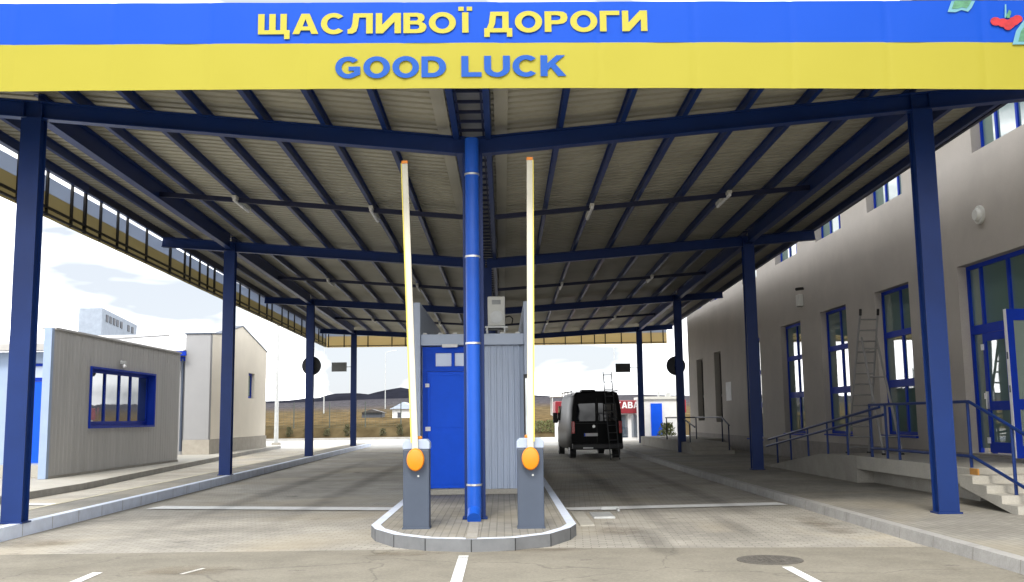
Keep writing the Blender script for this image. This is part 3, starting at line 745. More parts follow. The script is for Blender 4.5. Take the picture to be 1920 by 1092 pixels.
# air conditioner on the booth roof
ac = thing('air_conditioner', 'pale outdoor air conditioner unit standing on the booth roof', 'air conditioner', (-.11, 19.85, 3.06))
MB().box(-.285, .065, 19.7, 20.3, 3.42, 4.02).build('casing', 'offwhite', ac, bevel=.02)
b = MB(); b.tube((-.11, 19.694, 3.60), (-.11, 19.70, 3.60), .13, 28)
b.build('fan_grille', 'galv', ac)
b = MB()
for k in range(5): b.box(-.20, -.02, 19.693, 19.70, 3.86+k*.018, 3.868+k*.018)
b.build('vent_slats', 'cabinet', ac)
b = MB()
for x in (-.30, .05):
    for y in (19.72, 20.28): b.box(x-.015, x+.015, y-.015, y+.015, 3.06, 3.39)
b.box(-.34, .12, 19.70, 19.74, 3.385, 3.418); b.box(-.34, .12, 20.26, 20.30, 3.385, 3.418); b.box(-.30,-.27,19.74,20.26,3.39,3.415); b.box(.03,.06,19.74,20.26,3.39,3.415); b.build('stand', 'galv', ac)
b = MB(); P0 = [(.066,19.9,3.62),(.16,19.9,3.64),(.22,19.9,3.58),(.20,19.9,3.48),(.10,19.9,3.46)]
for p, q in zip(P0[:-1], P0[1:]): b.tube(p, q, .012, 8)
b.build('hose', 'black', ac, smooth=True)
for x, yy in ((-.36, 19.2), (0, 19.3)): pass
for x in (-1.50, -1.2, -.92, .0, .3): MB().box(x-.04, x+.04, 19.14, 19.22, 3.216, 3.25).build('roof_bracket', 'offwhite', bo)

# ------------------------------------------------------------------ right terminal building
WX = 9.8
TS = WX/10.5
TD = lambda d: d*TS
TZ = lambda z: 1.6+(z-1.6)*TS
TB = lambda L: [(TD(a), TD(b), TZ(c), TZ(d)) for a, b, c, d in L]
te = thing('terminal_building', 'long beige terminal building with tall blue framed windows along the right pavement', 'building', (WX, 35, .13))
FT = Frame((WX, 0, 0), (0, 1, 0), (-1, 0, 0))
tall = TB([(25.15,27.5,1.0,4.95),(29.85,32.3,.95,4.9),(34.5,37.0,.9,4.85),(40.1,42.6,.6,4.75)])
narrow = TB([(47.4,48.9,1.25,4.65),(51.7,53.4,1.3,4.55)])
cler = TB([(19.0,21.3,7.3,8.9),(25.2,27.7,7.28,8.9),(29.9,32.4,7.27,8.9),(34.5,37.3,7.25,8.9),(40.1,42.6,7.22,8.9),(47.3,49.2,7.2,8.9),(51.5,53.6,7.2,8.9)])
ent = (TD(18.3),TD(22.4),.74,TZ(4.9))
wall(FT, 6, 52.0, .74, 9.6, .4, tall+narrow+cler+[(ent[0],ent[1],.74,ent[3])]).build('wall', 'render', te)
MB().box(WX-.03, WX+.4, 6, 52.03, .0, .737).build('plinth', 'plinth', te)
MB().box(WX+.4, WX+14, 51.6, 52.0, .0, 9.6).build('end_wall', 'render', te)
MB().box(WX-1.7, WX+14.2, 5.4, 52.5, 9.603, 9.85).build('roof', 'plinth', te)  # unseen eave overhang added to cut skylight falling on the wall
for k, (u0,u1,z0,z1) in enumerate(tall):
    mid = (u0+u1)/2-.1
    window(FT, u0, u1, z0, z1, [mid], [(z0+1.29,.19),(z0+2.54,.15)], te, fw=.085, sill=True)
for (u0,u1,z0,z1) in narrow:
    window(FT, u0, u1, z0, z1, [], [(z0+1.2,.1)], te, fm='darkdoor', depth=.25)
for (u0,u1,z0,z1) in cler:
    window(FT, u0, u1, z0, z1, [u0+.7, u0+1.5], [], te, sill=False, depth=.2)
# entrance
f = MB(); a, c = -.27, -.19
u0,u1,z0,z1 = ent
FT.box(f, u0+.004,u1-.004,z1-.09,z1-.004,a,c)
for u in (u0+.045, TD(19.35), TD(20.55), TD(21.75), u1-.045): FT.box(f, u-.045,u+.045, z0+.004, z1-.09, a, c)
FT.box(f, u0+.09,u1-.09,TZ(3.32),TZ(3.52),a+.01,c+.01)
en = f.build('entrance_frame', 'blue_frame', te)
FT.box(f := MB(), u0+.05,u1-.05,TZ(3.4),z1-.05,a+.025,a+.035); FT.box(f, TD(21.75),u1-.05,z0+.1,TZ(3.4),a+.025,a+.035); f.build('pane', 'glass', en)
FT.box(f := MB(), TD(18.36),TD(20.52),z0+.02,TZ(3.31),a-.35,a-.30); f.build('hall_dark_panel', 'darkdoor', en)  # flat dark sheet paints the unlit inside of the open doorway
f = MB(); a2, c2 = -.18, -.12
d0,d1,d2,d3 = TD(20.62),TD(20.74),TD(21.56),TD(21.70); zt = TZ(3.3)
FT.box(f, d0,d1,z0+.03,zt,a2,c2); FT.box(f, d2,d3,z0+.03,zt,a2,c2); FT.box(f, d1,d2,zt-.16,zt,a2,c2); FT.box(f, d1,d2,z0+.03,z0+.24,a2,c2); FT.box(f, d1,d2,1.62,1.80,a2,c2)
gd = f.build('glazed_door', 'blue_frame', te)
FT.box(f := MB(), d1-.02,d2+.02,z0+.2,zt-.1,a2+.02,a2+.03); f.build('pane', 'glass', gd)
FT.box(f := MB(), d2+.03,d2+.07,1.65,2.0,c2,c2+.05); f.build('handle', 'alu', gd)
for z in (2.85,1.85,.95): FT.box(MB(), d3-.04,d3+.04,z,z+.12,c2,c2+.03).build('hinge', 'white', gd)
# door leaf standing open, at right angles to the wall
f = MB(); yo = TD(18.36); lx = WX-.98; zt = TZ(3.5)
f.box(lx, lx+.12, yo-.04, yo+.04, .79, zt); f.box(lx+.76, lx+.88, yo-.04, yo+.04, .79, zt); f.box(lx+.12,lx+.76,yo-.04,yo+.04,zt-.2,zt); f.box(lx+.12,lx+.76,yo-.04,yo+.04,.79,1.0); f.box(lx+.12,lx+.76,yo-.04,yo+.04,1.62,1.8)
od = f.build('open_door', 'blue_frame', te)
MB().box(lx+.10,lx+.78,yo-.012,yo+.012,.98,zt-.18).build('pane', 'glass', od)
MB().box(lx-.008,lx-.001,yo-.045,yo+.045,.79,zt).build('door_edge', 'white', od)
for z in (1.2,1.92,2.5): MB().box(lx-.014,lx-.0085,yo-.02,yo+.02,z,z+.12).build('lock_plate', 'cabinet', od)
wl = thing('wall_lamp', 'round white bulkhead lamp high on the beige wall above the entrance', 'lamp', (WX, 19.7, 5.58), 'wall lamps')
MB().tube((WX-.001,19.7,5.58),(WX-.06,19.7,5.58),.19,28).build('base', 'offwhite', wl, smooth=True)
MB().tube((WX-.061,19.7,5.58),(WX-.13,19.7,5.58),.14,28,r2=.11).build('diffuser', 'offwhite', wl, smooth=True)
cm = thing('security_camera', 'pale box with a small camera on the beige wall between two tall windows', 'camera', (WX, 31.9, 5.3))
MB().box(WX-.16,WX-.002,31.75,32.05,5.06,5.46).build('box', 'offwhite', cm, bevel=.02)
MB().tube((WX-.05,31.62,5.62),(WX-.3,31.47,5.58),.05,12).tube((WX-.01,31.67,5.6),(WX-.06,31.63,5.61),.02,8).build('camera_body', 'black', cm)
tag(MB().box(WX-.012,WX-.002,42.4,43.4,2.2,3.0).build('notice_board', 'paper'), 'white notice sheet on the beige wall between narrow dark windows', 'notice')

# landing, stairs and ramp in front of the entrance
ld = thing('entrance_landing', 'concrete landing slab with stairs in front of the glazed entrance', 'landing', (9, 18.6, .13))
MB().box(7.5, WX-.035, 16.0, 21.2, .42, .70).box(8.75, WX-.035, 21.2, 22.6, .42, .70).build('slab', 'concrete_l', ld, bevel=.01)
MB().box(7.85, WX-.035, 16.5, 21.2, .131, .418).box(8.75, WX-.035, 21.2, 22.6, .131, .418).build('support_wall', 'concrete', ld)
st = [(15.995,.70)]
for k in range(4):
    yk = 15.995-.46*(k+1); st += [(15.995-.46*k, .70-.1425*(k+1)) if k else (15.995,.5575), (yk, .70-.1425*(k+1))]
poly = [(15.995,.70-.1425*0)]
poly = [(15.995,.42),(15.995,.60)]
yk = 15.995; zk = .60
for k in range(4):
    poly.append((yk-.44, zk)); yk -= .44; zk -= .1165; poly.append((yk, zk))
poly = poly[:-1]+[(yk, .132),(yk+.18,.132)]
MB().prism(poly, lambda a, c, t: Vector((t, a, c)), 7.3, WX-.035).build('stairs', 'concrete_l', ld)
tag(MB().box(7.47, 7.495, 15.72, 15.99, .50, .70).build('wooden_board', 'wood'), 'small orange plywood board at the landing corner beside the stairs', 'board')
rp = MB().prism([(21.203,.131),(21.203,.70),(23.6,.655),(28.5,.145),(28.5,.131)], lambda a, c, t: Vector((t, a, c)), 7.5, 8.745).build('entrance_ramp', 'concrete')
tag(rp, 'grey concrete wheelchair ramp rising to the entrance landing', 'ramp')
def rail(name, label, rails, posts, r=.024, m='navy', rp=.02):
    t = thing(name, label, 'railing', rails[0][0], 'blue railings by the terminal')
    for pts in rails:
        b = MB()
        for p, q in zip(pts[:-1], pts[1:]): b.tube(p, q, r, 10)
        b.build('rail', m, t, smooth=True)
    for x, y, z0, z1 in posts: MB().tube((x,y,z0),(x,y,z1), rp, 10).build('post', m, t, smooth=True)
    return t
def rz(y): return .70-.045*(y-21.2)/2.4 if y < 23.6 and y > 21.2 else (.70 if y <= 21.2 else .655-.51*(y-23.6)/4.9)
X = 7.56
RL = lambda y: 1.70-.80*(y-20.0)/8.2
rail('railing', 'navy double railing climbing along the concrete ramp', [[(X,28.4,RL(28.4)),(X,19.9,RL(19.9))],[(X,28.6,RL(28.6)-.17),(X,19.7,RL(19.7)-.17)]],
     [(X,y,rz(y),RL(y)) for y in (27.5,26.2,24.7,23.2,21.85,20.4)], r=.028, rp=.024)
rail('railing', 'navy handrail along the landing edge and down the entrance stairs', [[(X,20.45,1.76),(X,16.05,1.76),(X,13.7,1.05)],[(X,20.45,.88),(X,16.05,.88),(X,13.75,.30)]],
     [(X,19.6,.70,1.76),(X,19.0,.70,1.76),(X,17.5,.70,1.76),(X,16.1,.70,1.76),(X,14.75,.26,1.37),(X,20.44,.70,1.76)], r=.026, rp=.026)
ld2 = thing('rear_landing', 'low concrete landing with a step before the farther narrow doors', 'landing', (8, 42, .13))
MB().box(7.1, 8.6, 38, 44, .131, .55).box(7.1, WX-.035, 44, 51.5, .131, .55).build('slab', 'concrete', ld2, bevel=.01)
MB().prism([(38,.131),(38,.40),(37.55,.40),(37.55,.27),(37.1,.27),(37.1,.131)], lambda a, c, t: Vector((t,a,c)), 7.1, 8.6).build('step', 'concrete', ld2)
rail('railing', 'thin dark railing around the farther small landing', [[(7.2,44,1.5),(7.2,40,1.5),(7.2,37.4,1.15)],[(8.5,44,1.5),(8.5,38.6,1.5),(8.5,37.4,1.2)],[(7.2,43.9,1.5),(8.5,43.9,1.5)]],
     [(7.2,43.8,.55,1.5),(7.2,41,.55,1.5),(7.2,38.4,.55,1.3),(8.5,43.8,.55,1.5),(8.5,38.6,.55,1.5),(8.5,37.5,.27,1.2),(7.8,43.9,.55,1.5)], r=.03, m='navy_shaded', rp=.026)

# A-frame ladder on the landing
def ladder_part(t, a0, a1, b0, b1, nr, m='ladder'):
    """two stiles a0->a1, b0->b1 and nr rungs"""
    b = MB(); a0, a1, b0, b1 = map(Vector, (a0,a1,b0,b1))
    b.bar(a0, a1, .034, .05, up=(0,1,.2)); b.bar(b0, b1, .034, .05, up=(0,1,.2))
    for k in range(nr):
        f_ = (k+.6)/nr; b.tube(a0.lerp(a1, f_), b0.lerp(b1, f_), .019, 8)
    return b.build('ladder_section', m, t)
lt = thing('ladder', 'tall aluminium folding ladder standing open beside the ramp in front of the windows', 'ladder', (8.33, 22.4, .66))
ladder_part(lt, (8.08,23.4,.66), (8.13,22.22,3.80), (8.58,23.4,.66), (8.53,22.22,3.80), 13)
ladder_part(lt, (8.13,21.3,.70), (8.16,22.3,3.30), (8.53,21.3,.70), (8.50,22.3,3.30), 4)
for x in (8.08,8.58): MB().box(x-.03,x+.03,23.36,23.44,.655,.70).build('rubber_foot', 'rubber', lt)
for x in (8.13,8.53):
    MB().box(x-.03,x+.03,21.26,21.34,.70,.74).build('rubber_foot', 'rubber', lt)
    MB().tube((x,22.2,3.8),(x-.02,22.12,3.92),.03,10).build('end_cap', 'rubber', lt)

# ------------------------------------------------------------------ van
vx0, vy0 = 3.58, 38.0
van = thing('van', 'black high roofed panel van parked in the right lane, seen from behind', 'van', (0,0,0))
LOC[van.name] = Vector((0,0,0))
def sect(hw, zt, zbm, tuck=.12, n=6):
    """half section right side from bottom centre to top centre"""
    pts = [(0, zbm), (hw-.04, zbm), (hw, zbm+.08), (hw, 1.15)]
    pts += [(hw-tuck*.35, zbm+(zt-zbm)*.70), (hw-tuck, zt-.22)]
    for k in range(1, n+1):
        a = k/n*math.pi/2; pts.append((hw-tuck-.16+.16*math.cos(a), zt-.22+.2*math.sin(a)))
    pts.append((0, zt+.02)); return pts
def loft(secs):
    b = MB(); rows = []
    for y, pts in secs:
        full = [(x, y, z) for x, z in pts] + [(-x, y, z) for x, z in reversed(pts[1:-1])]
        rows.append(full)
    n = len(rows[0]); vs = [v for r_ in rows for v in r_]; fs = []
    for i in range(len(rows)-1):
        for k in range(n): fs.append((i*n+k, i*n+(k+1)%n, (i+1)*n+(k+1)%n, (i+1)*n+k))
    fs += [tuple(range(n-1,-1,-1)), tuple((len(rows)-1)*n+k for k in range(n))]
    b.add(vs, fs); return b
H = 2.55
secs = [(0.0, sect(.955, H-.05, .36)), (.06, sect(.985, H, .34)), (2.0, sect(.99, H+.01, .34)), (4.3, sect(.99, H-.01, .34)), (4.75, sect(.985, H-.12, .34)), (5.55, sect(.96, 1.72, .34, .2)), (5.75, sect(.94, 1.42, .34, .14)), (6.5, sect(.88, 1.18, .34, .1)), (6.66, sect(.80, .95, .36, .1))]
def fixhood(pts, zt): return pts
s2 = []
for y, pts in secs: s2.append((y, [(x, min(z, max(p[1] for p in pts))) for x, z in pts]))
loft(s2).build('body', 'vanpaint', van, smooth=True)
b = MB()   # rear windows, two, on the doors
for s in (-1, 1): b.prism([(s*.06,1.42),(s*.80,1.42),(s*.74,2.08),(s*.06,2.10)], lambda a, c, t: Vector((a, -.012+t, c)), -.012, 0.02)
b.build('rear_window', 'vanglass', van)
b = MB(); b.box(-.006,.006,-.006,.01,.5,2.3); b.box(-.86,.86,-.006,.01,1.33,1.345); b.build('door_gap', 'black', van)
MB().box(-.97,.97,-.13,.12,.36,.58).build('rear_bumper', 'black', van, bevel=.04)
b = MB(); b.box(-.97,-.84,-.012,.15,.95,1.42); lo = b.build('tail_light', 'red_lens', van, bevel=.02)
b = MB(); b.box(.84,.97,-.012,.15,.95,1.42); b.build('tail_light', 'red_lens', van, bevel=.02)
lpz = MB().box(-.50,.02,-.02,-.004,.85,.965).build('number_plate', 'paper', van)
MB().box(-.50,-.455,-.023,-.0205,.852,.963).build('plate_band', 'blue', lpz)
b = MB(); b.tube((-.12,-.012,1.22),(-.12,-.004,1.22),.055,24); b.build('badge', 'alu', van)
b = MB(); b.box(-.56,-.18,-.14,-.131,.385,.44); b.build('reflector', 'paper', van)
b = MB()
for x in (-.9,.9): b.box(x-.012,x+.012,.4,4.2,H+.02,H+.04)
for y in (.6,1.8,3.0,4.1): b.box(-.92,.92,y-.012,y+.012,H+.04,H+.06)
for x in (-.9,.9):
    for y in (.6,1.8,3.0,4.1): b.box(x-.012,x+.012,y-.02,y+.02,H-.12,H+.02)
b.build('roof_rack', 'black', van)
MB().box(-.50,.02,.5,1.1,H-.0,H+.085).build('roof_vent', 'black', van, bevel=.02)
for s in (-1, 1):
    b = MB(); b.bar((s*.95,5.35,1.42),(s*1.2,5.3,1.45),.05,.08); b.box(s*1.1-.1,s*1.1+.1,5.25,5.38,1.34,1.78)
    b.build('mirror', 'black', van, bevel=.03)
    b = MB(); b.prism([(4.35,1.45),(5.3,1.45),(4.9,2.05),(4.35,2.05)], lambda a, c, t: Vector((t, a, c)), s*.955, s*1.0); b.build('side_window', 'vanglass', van)
b = MB(); b.prism([(-.78,1.50),(.78,1.50),(.70,2.2),(-.70,2.2)], lambda a, c, t: Vector((a, 5.72+t-(c-1.5)*1.02, c)), 0, .03); b.build('windscreen', 'vanglass', van)
for y in (.95, 5.25):
    for s in (-1, 1):
        b = MB(); b.tube((s*.74,y,.34),(s*.97,y,.34),.34,28); w = b.build('wheel', 'rubber', van, smooth=True)
        MB().tube((s*.972,y,.34),(s*.98,y,.34),.20,24).build('rim', 'rim', w)
van.location = (vx0, vy0, .0); van.rotation_euler = (0, 0, R(2.3))
vl = thing('ladder', 'slim aluminium ladder leaning against the back of the black van', 'ladder', (4.1, 37.2, 0))
ladder_part(vl, (3.98,37.15,0), (3.86,37.98,3.28), (4.32,37.15,0), (4.17,37.98,3.28), 12, 'signback')
b = MB(); b.box(3.955,4.005,37.12,37.19,0,.04); b.box(4.295,4.345,37.12,37.19,0,.04); b.build('rubber_foot', 'rubber', vl)

# ------------------------------------------------------------------ left: grey ribbed booth building
gb = thing('customs_office', 'grey ribbed metal office with a wide deep blue window along the left lane', 'building', (-12.3, 31, .15))
FX = -12.0
def ribs_x(y0, y1, z0f, z1f, x, hole=None, pitch=.24, dep=.012):
    """vertical ribbed cladding facing +X between y0,y1 with a rectangular hole"""
    b = MB(); pts = []; y = y0
    while y < y1-1e-6:
        for dy, dd in ((0,0),(pitch*.5,0),(pitch*.62,dep),(pitch*.88,dep)):
            if y+dy < y1: pts.append((y+dy, x+dd))
        y += pitch
    pts.append((y1, x))
    def stripe(sel, za, zb_):
        vs = [(c, a, za(a)) for a, c in sel]+[(c, a, zb_(a)) for a, c in sel]; n = len(sel)
        b.add(vs, [(i, i+1, n+i+1, n+i) for i in range(n-1)])
    if hole:
        h0, h1, hz0, hz1 = hole
        stripe([p for p in pts if p[0] <= h0]+[(h0, x)], z0f, z1f); stripe([(h1, x)]+[p for p in pts if p[0] >= h1], z0f, z1f)
        mid = [(h0, x)]+[p for p in pts if h0 < p[0] < h1]+[(h1, x)]
        stripe(mid, z0f, lambda a: hz0); stripe(mid, lambda a: hz1, z1f)
    else: stripe(pts, z0f, z1f)
    return b
gy0, gy1 = 26.45, 36.9
tz = lambda a: 4.10
hole = (28.95, 34.2, 1.50, 3.18)
ribs_x(gy0+.02, gy1, lambda a: .22, tz, FX, hole).build('ribbed_wall', 'clad', gb)
MB().box(FX-.35, FX-.32, gy0+.3, gy1, .152, 4.08).box(-17, FX-.05, gy1-.15, gy1-.003, .152, 4.08).build('wall', 'render_g', gb)
MB().box(FX-.19, FX+.02, gy0-.14, gy0+.018, .152, 4.13).build('end_blade', 'paleblue', gb, bevel=.01)
MB().box(FX-.34, FX+.05, gy0+.03, gy1+.03, 4.103, 4.16).build('parapet_cap', 'clad', gb)
MB().box(FX-.3, FX+.02, gy0+.02, gy1, .152, .215).build('base_strip', 'concrete', gb)
FG = Frame((FX, 0, 0), (0, 1, 0), (1, 0, 0))
b = MB(); h0,h1,hz0,hz1 = hole
FG.box(b, h0-.06,h0,hz0-.06,hz1+.06,-.30,.055); FG.box(b, h1,h1+.06,hz0-.06,hz1+.06,-.30,.055); FG.box(b, h0,h1,hz1,hz1+.06,-.30,.055); FG.box(b, h0,h1,hz0-.06,hz0,-.30,.06)
rv = b.build('window_surround', 'blue_frame', gb)
window(FG, h0, h1, hz0, hz1, [h0+.55, h0+1.6, h0+2.75, h0+3.7], [(hz0+.10,.08)], gb, depth=.20, fw=.09, gm='glass_b')
# recessed entrance wall behind the blade, its door and the sloping roof
yr = 27.9
FE = Frame((0, yr, 0), (1, 0, 0), (0, -1, 0))
wall(FE, -20, FX-.20, .152, 3.6, .2, [(-13.52,-12.42,.5,3.28)]).build('entrance_wall', 'paleblue', gb)
b = MB(); FE.box(b, -13.516,-13.45,.5,3.276,-.12,-.02); FE.box(b, -12.49,-12.424,.5,3.276,-.12,-.02); FE.box(b, -13.45,-12.49,3.2,3.276,-.12,-.02); FE.box(b, -13.45,-12.49,2.78,2.88,-.12,-.02)
df = b.build('door_frame', 'blue_frame', gb)
FE.box(b := MB(), -13.45,-12.49,2.88,3.2,-.09,-.07); b.build('pane', 'paleglass', df)
FE.box(b := MB(), -13.445,-12.495,.51,2.775,-.10,-.05); dd = b.build('door', 'blue', gb)
FE.box(b := MB(), -12.66,-12.62,1.45,1.75,-.05,-.01); b.build('handle', 'alu', dd)
MB().box(-13.9,-12.25,yr-.75,yr-.005,.152,.48).build('door_step', 'concrete_l', gb, bevel=.01)
MB().box(-20,-12.22,yr-.45,yr-.1,3.62,3.80).build('eaves', 'clad', gb)
MB().prism([(yr-.4,3.80),(36.7,4.75),(36.7,4.82),(yr-.4,3.87)], lambda a, c, t: Vector((t,a,c)), -20, -12.36).build('roof', 'white', gb)
bl = thing('wall_lamp', 'small white lamp on the grey ribbed wall above the wide window', 'lamp', (FX+.03, 31.2, 3.45), 'wall lamps')
MB().box(FX+.031,FX+.10,31.0,31.4,3.40,3.52).build('base', 'galv', bl, bevel=.02)
MB().tube((FX+.07,31.2,3.40),(FX+.12,31.2,3.32),.06,14).build('diffuser', 'white', bl, smooth=True)

# long low building with a tall gable end coloured as warmly lit
g2 = thing('gabled_building', 'low building with pale corrugated roof and tall warm-lit gable end beyond the grey office', 'building', (-15, 49.6, .15))
MB().box(-26,-14.16,44.55,54.6,.152,4.70).build('wall', 'render_g', g2)
gp = [(44.55,.80),(54.75,.80),(54.75,5.38),(49.6,6.32),(45.7,5.60),(44.55,5.50)]
FB = Frame((-13.05,0,0), (0,1,0), (1,0,0))
hb = (50.95,52.2,2.75,4.05)
b = wall(FB, 44.55, 54.75, .80, 5.35, .297, [hb]); b.prism([(44.55,5.351),(54.75,5.351),(54.75,5.38),(49.6,6.32),(45.7,5.60),(44.55,5.50)], lambda a, c, t: Vector((t,a,c)), -13.347, -13.05)
b.build('gable_wall', 'render_lit', g2)
MB().box(-14.16,-13.06,44.25,44.547,.80,5.48).build('front_wall', 'render_g', g2)
MB().box(-14.18,-13.0,44.21,54.8,.1525,.795).build('plinth', mat('pale_plinth', (.36,.33,.28), .9), g2)
b = MB()
for p, q in (((-13.2,44.20,5.51),(-13.2,45.7,5.61)),((-13.2,45.7,5.61),(-13.2,49.6,6.33)),((-13.2,49.6,6.33),(-13.2,54.85,5.37))): b.bar(p, q, .36, .06, up=(0,0,1))
b.box(-14.2,-13.385,44.2,44.6,5.485,5.54)
b.build('coping', 'cabinet', g2)
b = MB(); x = -26.0
while x < -14.2:
    for (ya, za), (yb_, zb_) in (((43.8,4.72),(49.6,5.72)),((49.6,5.72),(55.0,4.80))):
        b.bar((x+.1,ya,za),(x+.1,yb_,zb_),.2,.03); b.bar((x+.1,ya,za+.032),(x+.1,yb_,zb_+.032),.08,.034)
    x += .201
b.build('roof', 'white', g2)
MB().box(-26,-14.0,43.80,43.88,4.50,4.70).build('gutter', 'blue_frame', g2)
b = MB(); b.box(-26,-14.17,44.35,44.50,4.30,4.48)
for x in (-17.6,-16.4,-15.2): b.bar((x,43.9,4.5),(x,44.52,4.0),.06,.06)
b.build('eaves_bracket', 'blue_frame', g2)
window(FB, *hb, [], [], g2, depth=.15, fw=.12)
b = MB(); b.tube((-14.32,44.40,.3),(-14.32,44.40,4.4),.06,14); b.build('downpipe', 'cabinet', g2, smooth=True)
# far pale block
tw = thing('pale_tower_block', 'pale windowless tower block with small dark louvres near its top, far behind the office', 'building', (-29, 76, 0))
fn = lambda a, c, t: Vector((-28.4-1.6*t-.177*a, 70+a-.12*t, c))
b = MB(); b.prism([(0,0),(13,0),(13,9.7),(0,9.7)], fn, 0, 1).build('wall', mat('pale_block_render', (.27, .31, .37), .9), tw)
b = MB()
for a in (1.2,2.4,3.6,4.8,6.2,9.0,10.6): b.prism([(a,8.85),(a+.75,8.85),(a+.75,9.35),(a,9.35)], fn, -.03, -.005)
b.build('louvre', 'louvre', tw)

# ------------------------------------------------------------------ far setting
def hfield(x, y):
    n_ = math.sin(x*.05+1.3)*.5+math.sin(x*.13+y*.04)*.3
    if y < 80: return -.02
    if y < 84: return (y-80)/4*.85
    if y < 160: return .85+(y-84)/76*1.9+.12*n_
    if y < 420: return 2.75+(y-160)/260*7.0+.6*n_
    return 9.75+(y-420)/400*3+1.5*n_
b = MB(); xs = [-420+14*i for i in range(61)]; yy = [79.5,80,81.5,84,90,98,110,125,145,160,190,230,280,340,420,560,800]
vs = [(x*(1 if y < 150 else 1+(y-150)/260), y, hfield(x, y)+random.uniform(-.05,.05)*(y > 84)) for y in yy for x in xs]; W = len(xs)
b.add(vs, [(j*W+i, j*W+i+1, (j+1)*W+i+1, (j+1)*W+i) for j in range(len(yy)-1) for i in range(W-1)])
fm = bpy.data.materials.new('dry_field'); fm.use_nodes = True; nt = fm.node_tree; N = nt.nodes; L = nt.links; bs = N['Principled BSDF']; bs.inputs['Roughness'].default_value = 1; bs.inputs['Specular IOR Level'].default_value = 0
tc = N.new('ShaderNodeTexCoord'); sp = N.new('ShaderNodeSeparateXYZ'); L.new(tc.outputs['Object'], sp.inputs[0])
nn = N.new('ShaderNodeTexNoise'); nn.inputs['Scale'].default_value = .06; nn.inputs['Detail'].default_value = 10; L.new(tc.outputs['Object'], nn.inputs['Vector'])
ma = N.new('ShaderNodeMath'); ma.operation = 'MULTIPLY_ADD'; ma.inputs[1].default_value = 60; L.new(nn.outputs['Fac'], ma.inputs[0]); L.new(sp.outputs['Y'], ma.inputs[2])
mr = N.new('ShaderNodeMapRange'); mr.inputs['From Min'].default_value = 80; mr.inputs['From Max'].default_value = 480; L.new(ma.outputs[0], mr.inputs['Value'])
cr = N.new('ShaderNodeValToRGB'); L.new(mr.outputs['Result'], cr.inputs['Fac'])
el = cr.color_ramp.elements; el[0].position = .06; el[0].color = (.075,.055,.03,1); el[1].position = 1; el[1].color = (.055,.053,.06,1)
for p, c in ((.10,(.075,.058,.03,1)),(.14,(.115,.083,.042,1)),(.28,(.105,.08,.045,1)),(.36,(.085,.07,.058,1)),(.5,(.068,.064,.07,1))):
    e = el.new(p); e.color = c
n2 = N.new('ShaderNodeTexNoise'); n2.inputs['Scale'].default_value = .9; n2.inputs['Detail'].default_value = 8; mp = N.new('ShaderNodeMapping'); mp.inputs['Scale'].default_value = (1,.25,1)
L.new(tc.outputs['Object'], mp.inputs['Vector']); L.new(mp.outputs['Vector'], n2.inputs['Vector'])
r2 = N.new('ShaderNodeMapRange'); r2.inputs['From Min'].default_value = .3; r2.inputs['From Max'].default_value = .7; r2.inputs['To Min'].default_value = .6; r2.inputs['To Max'].default_value = 1.4; L.new(n2.outputs['Fac'], r2.inputs['Value'])
vm = N.new('ShaderNodeVectorMath'); vm.operation = 'SCALE'; L.new(cr.outputs['Color'], vm.inputs[0]); L.new(r2.outputs['Result'], vm.inputs['Scale']); L.new(vm.outputs['Vector'], bs.inputs['Base Color'])
struct('field', b, fm)
def ridge(pts, y, m, amp, depth):
    b = MB(); vs = []; xs = []
    x = pts[0][0]
    while x <= pts[-1][0]:
        for (xa, za), (xb_, zb_) in zip(pts[:-1], pts[1:]):
            if xa <= x <= xb_:
                t = (x-xa)/(xb_-xa); t = t*t*(3-2*t); z = za+(zb_-za)*t; break
        z += amp*(math.sin(x*.021)+.6*math.sin(x*.063+1)+.4*math.sin(x*.17+2)); xs.append((x, z)); x += 9
    n = len(xs)
    for f_, zf in ((-.5,0),(-.3,.45),(-.12,.85),(0,1.0),(.5,.4)):
        for x, z in xs: vs.append((x, y+depth*f_, z*zf+random.uniform(-.4,.4)*(zf > 0) - (0 if zf else 2)))
    b.add(vs, [(j*n+i, j*n+i+1, (j+1)*n+i+1, (j+1)*n+i) for j in range(4) for i in range(n-1)])
    o = struct('hills', b, m)
    for p in o.data.polygons: p.use_smooth = True
s = 1100/600
ridge([(-1400,22),(-700,24),(-300,21),(-255,23),(-208,25),(-185,30),(-165,31),(-150,29),(-135,33),(-115,36),(-95,33),(-60,29),(-20,24),(20,26),(50,25),(75,19),(120,14),(300,18),(1400,15)], 1100, 'hill', .35, 300)

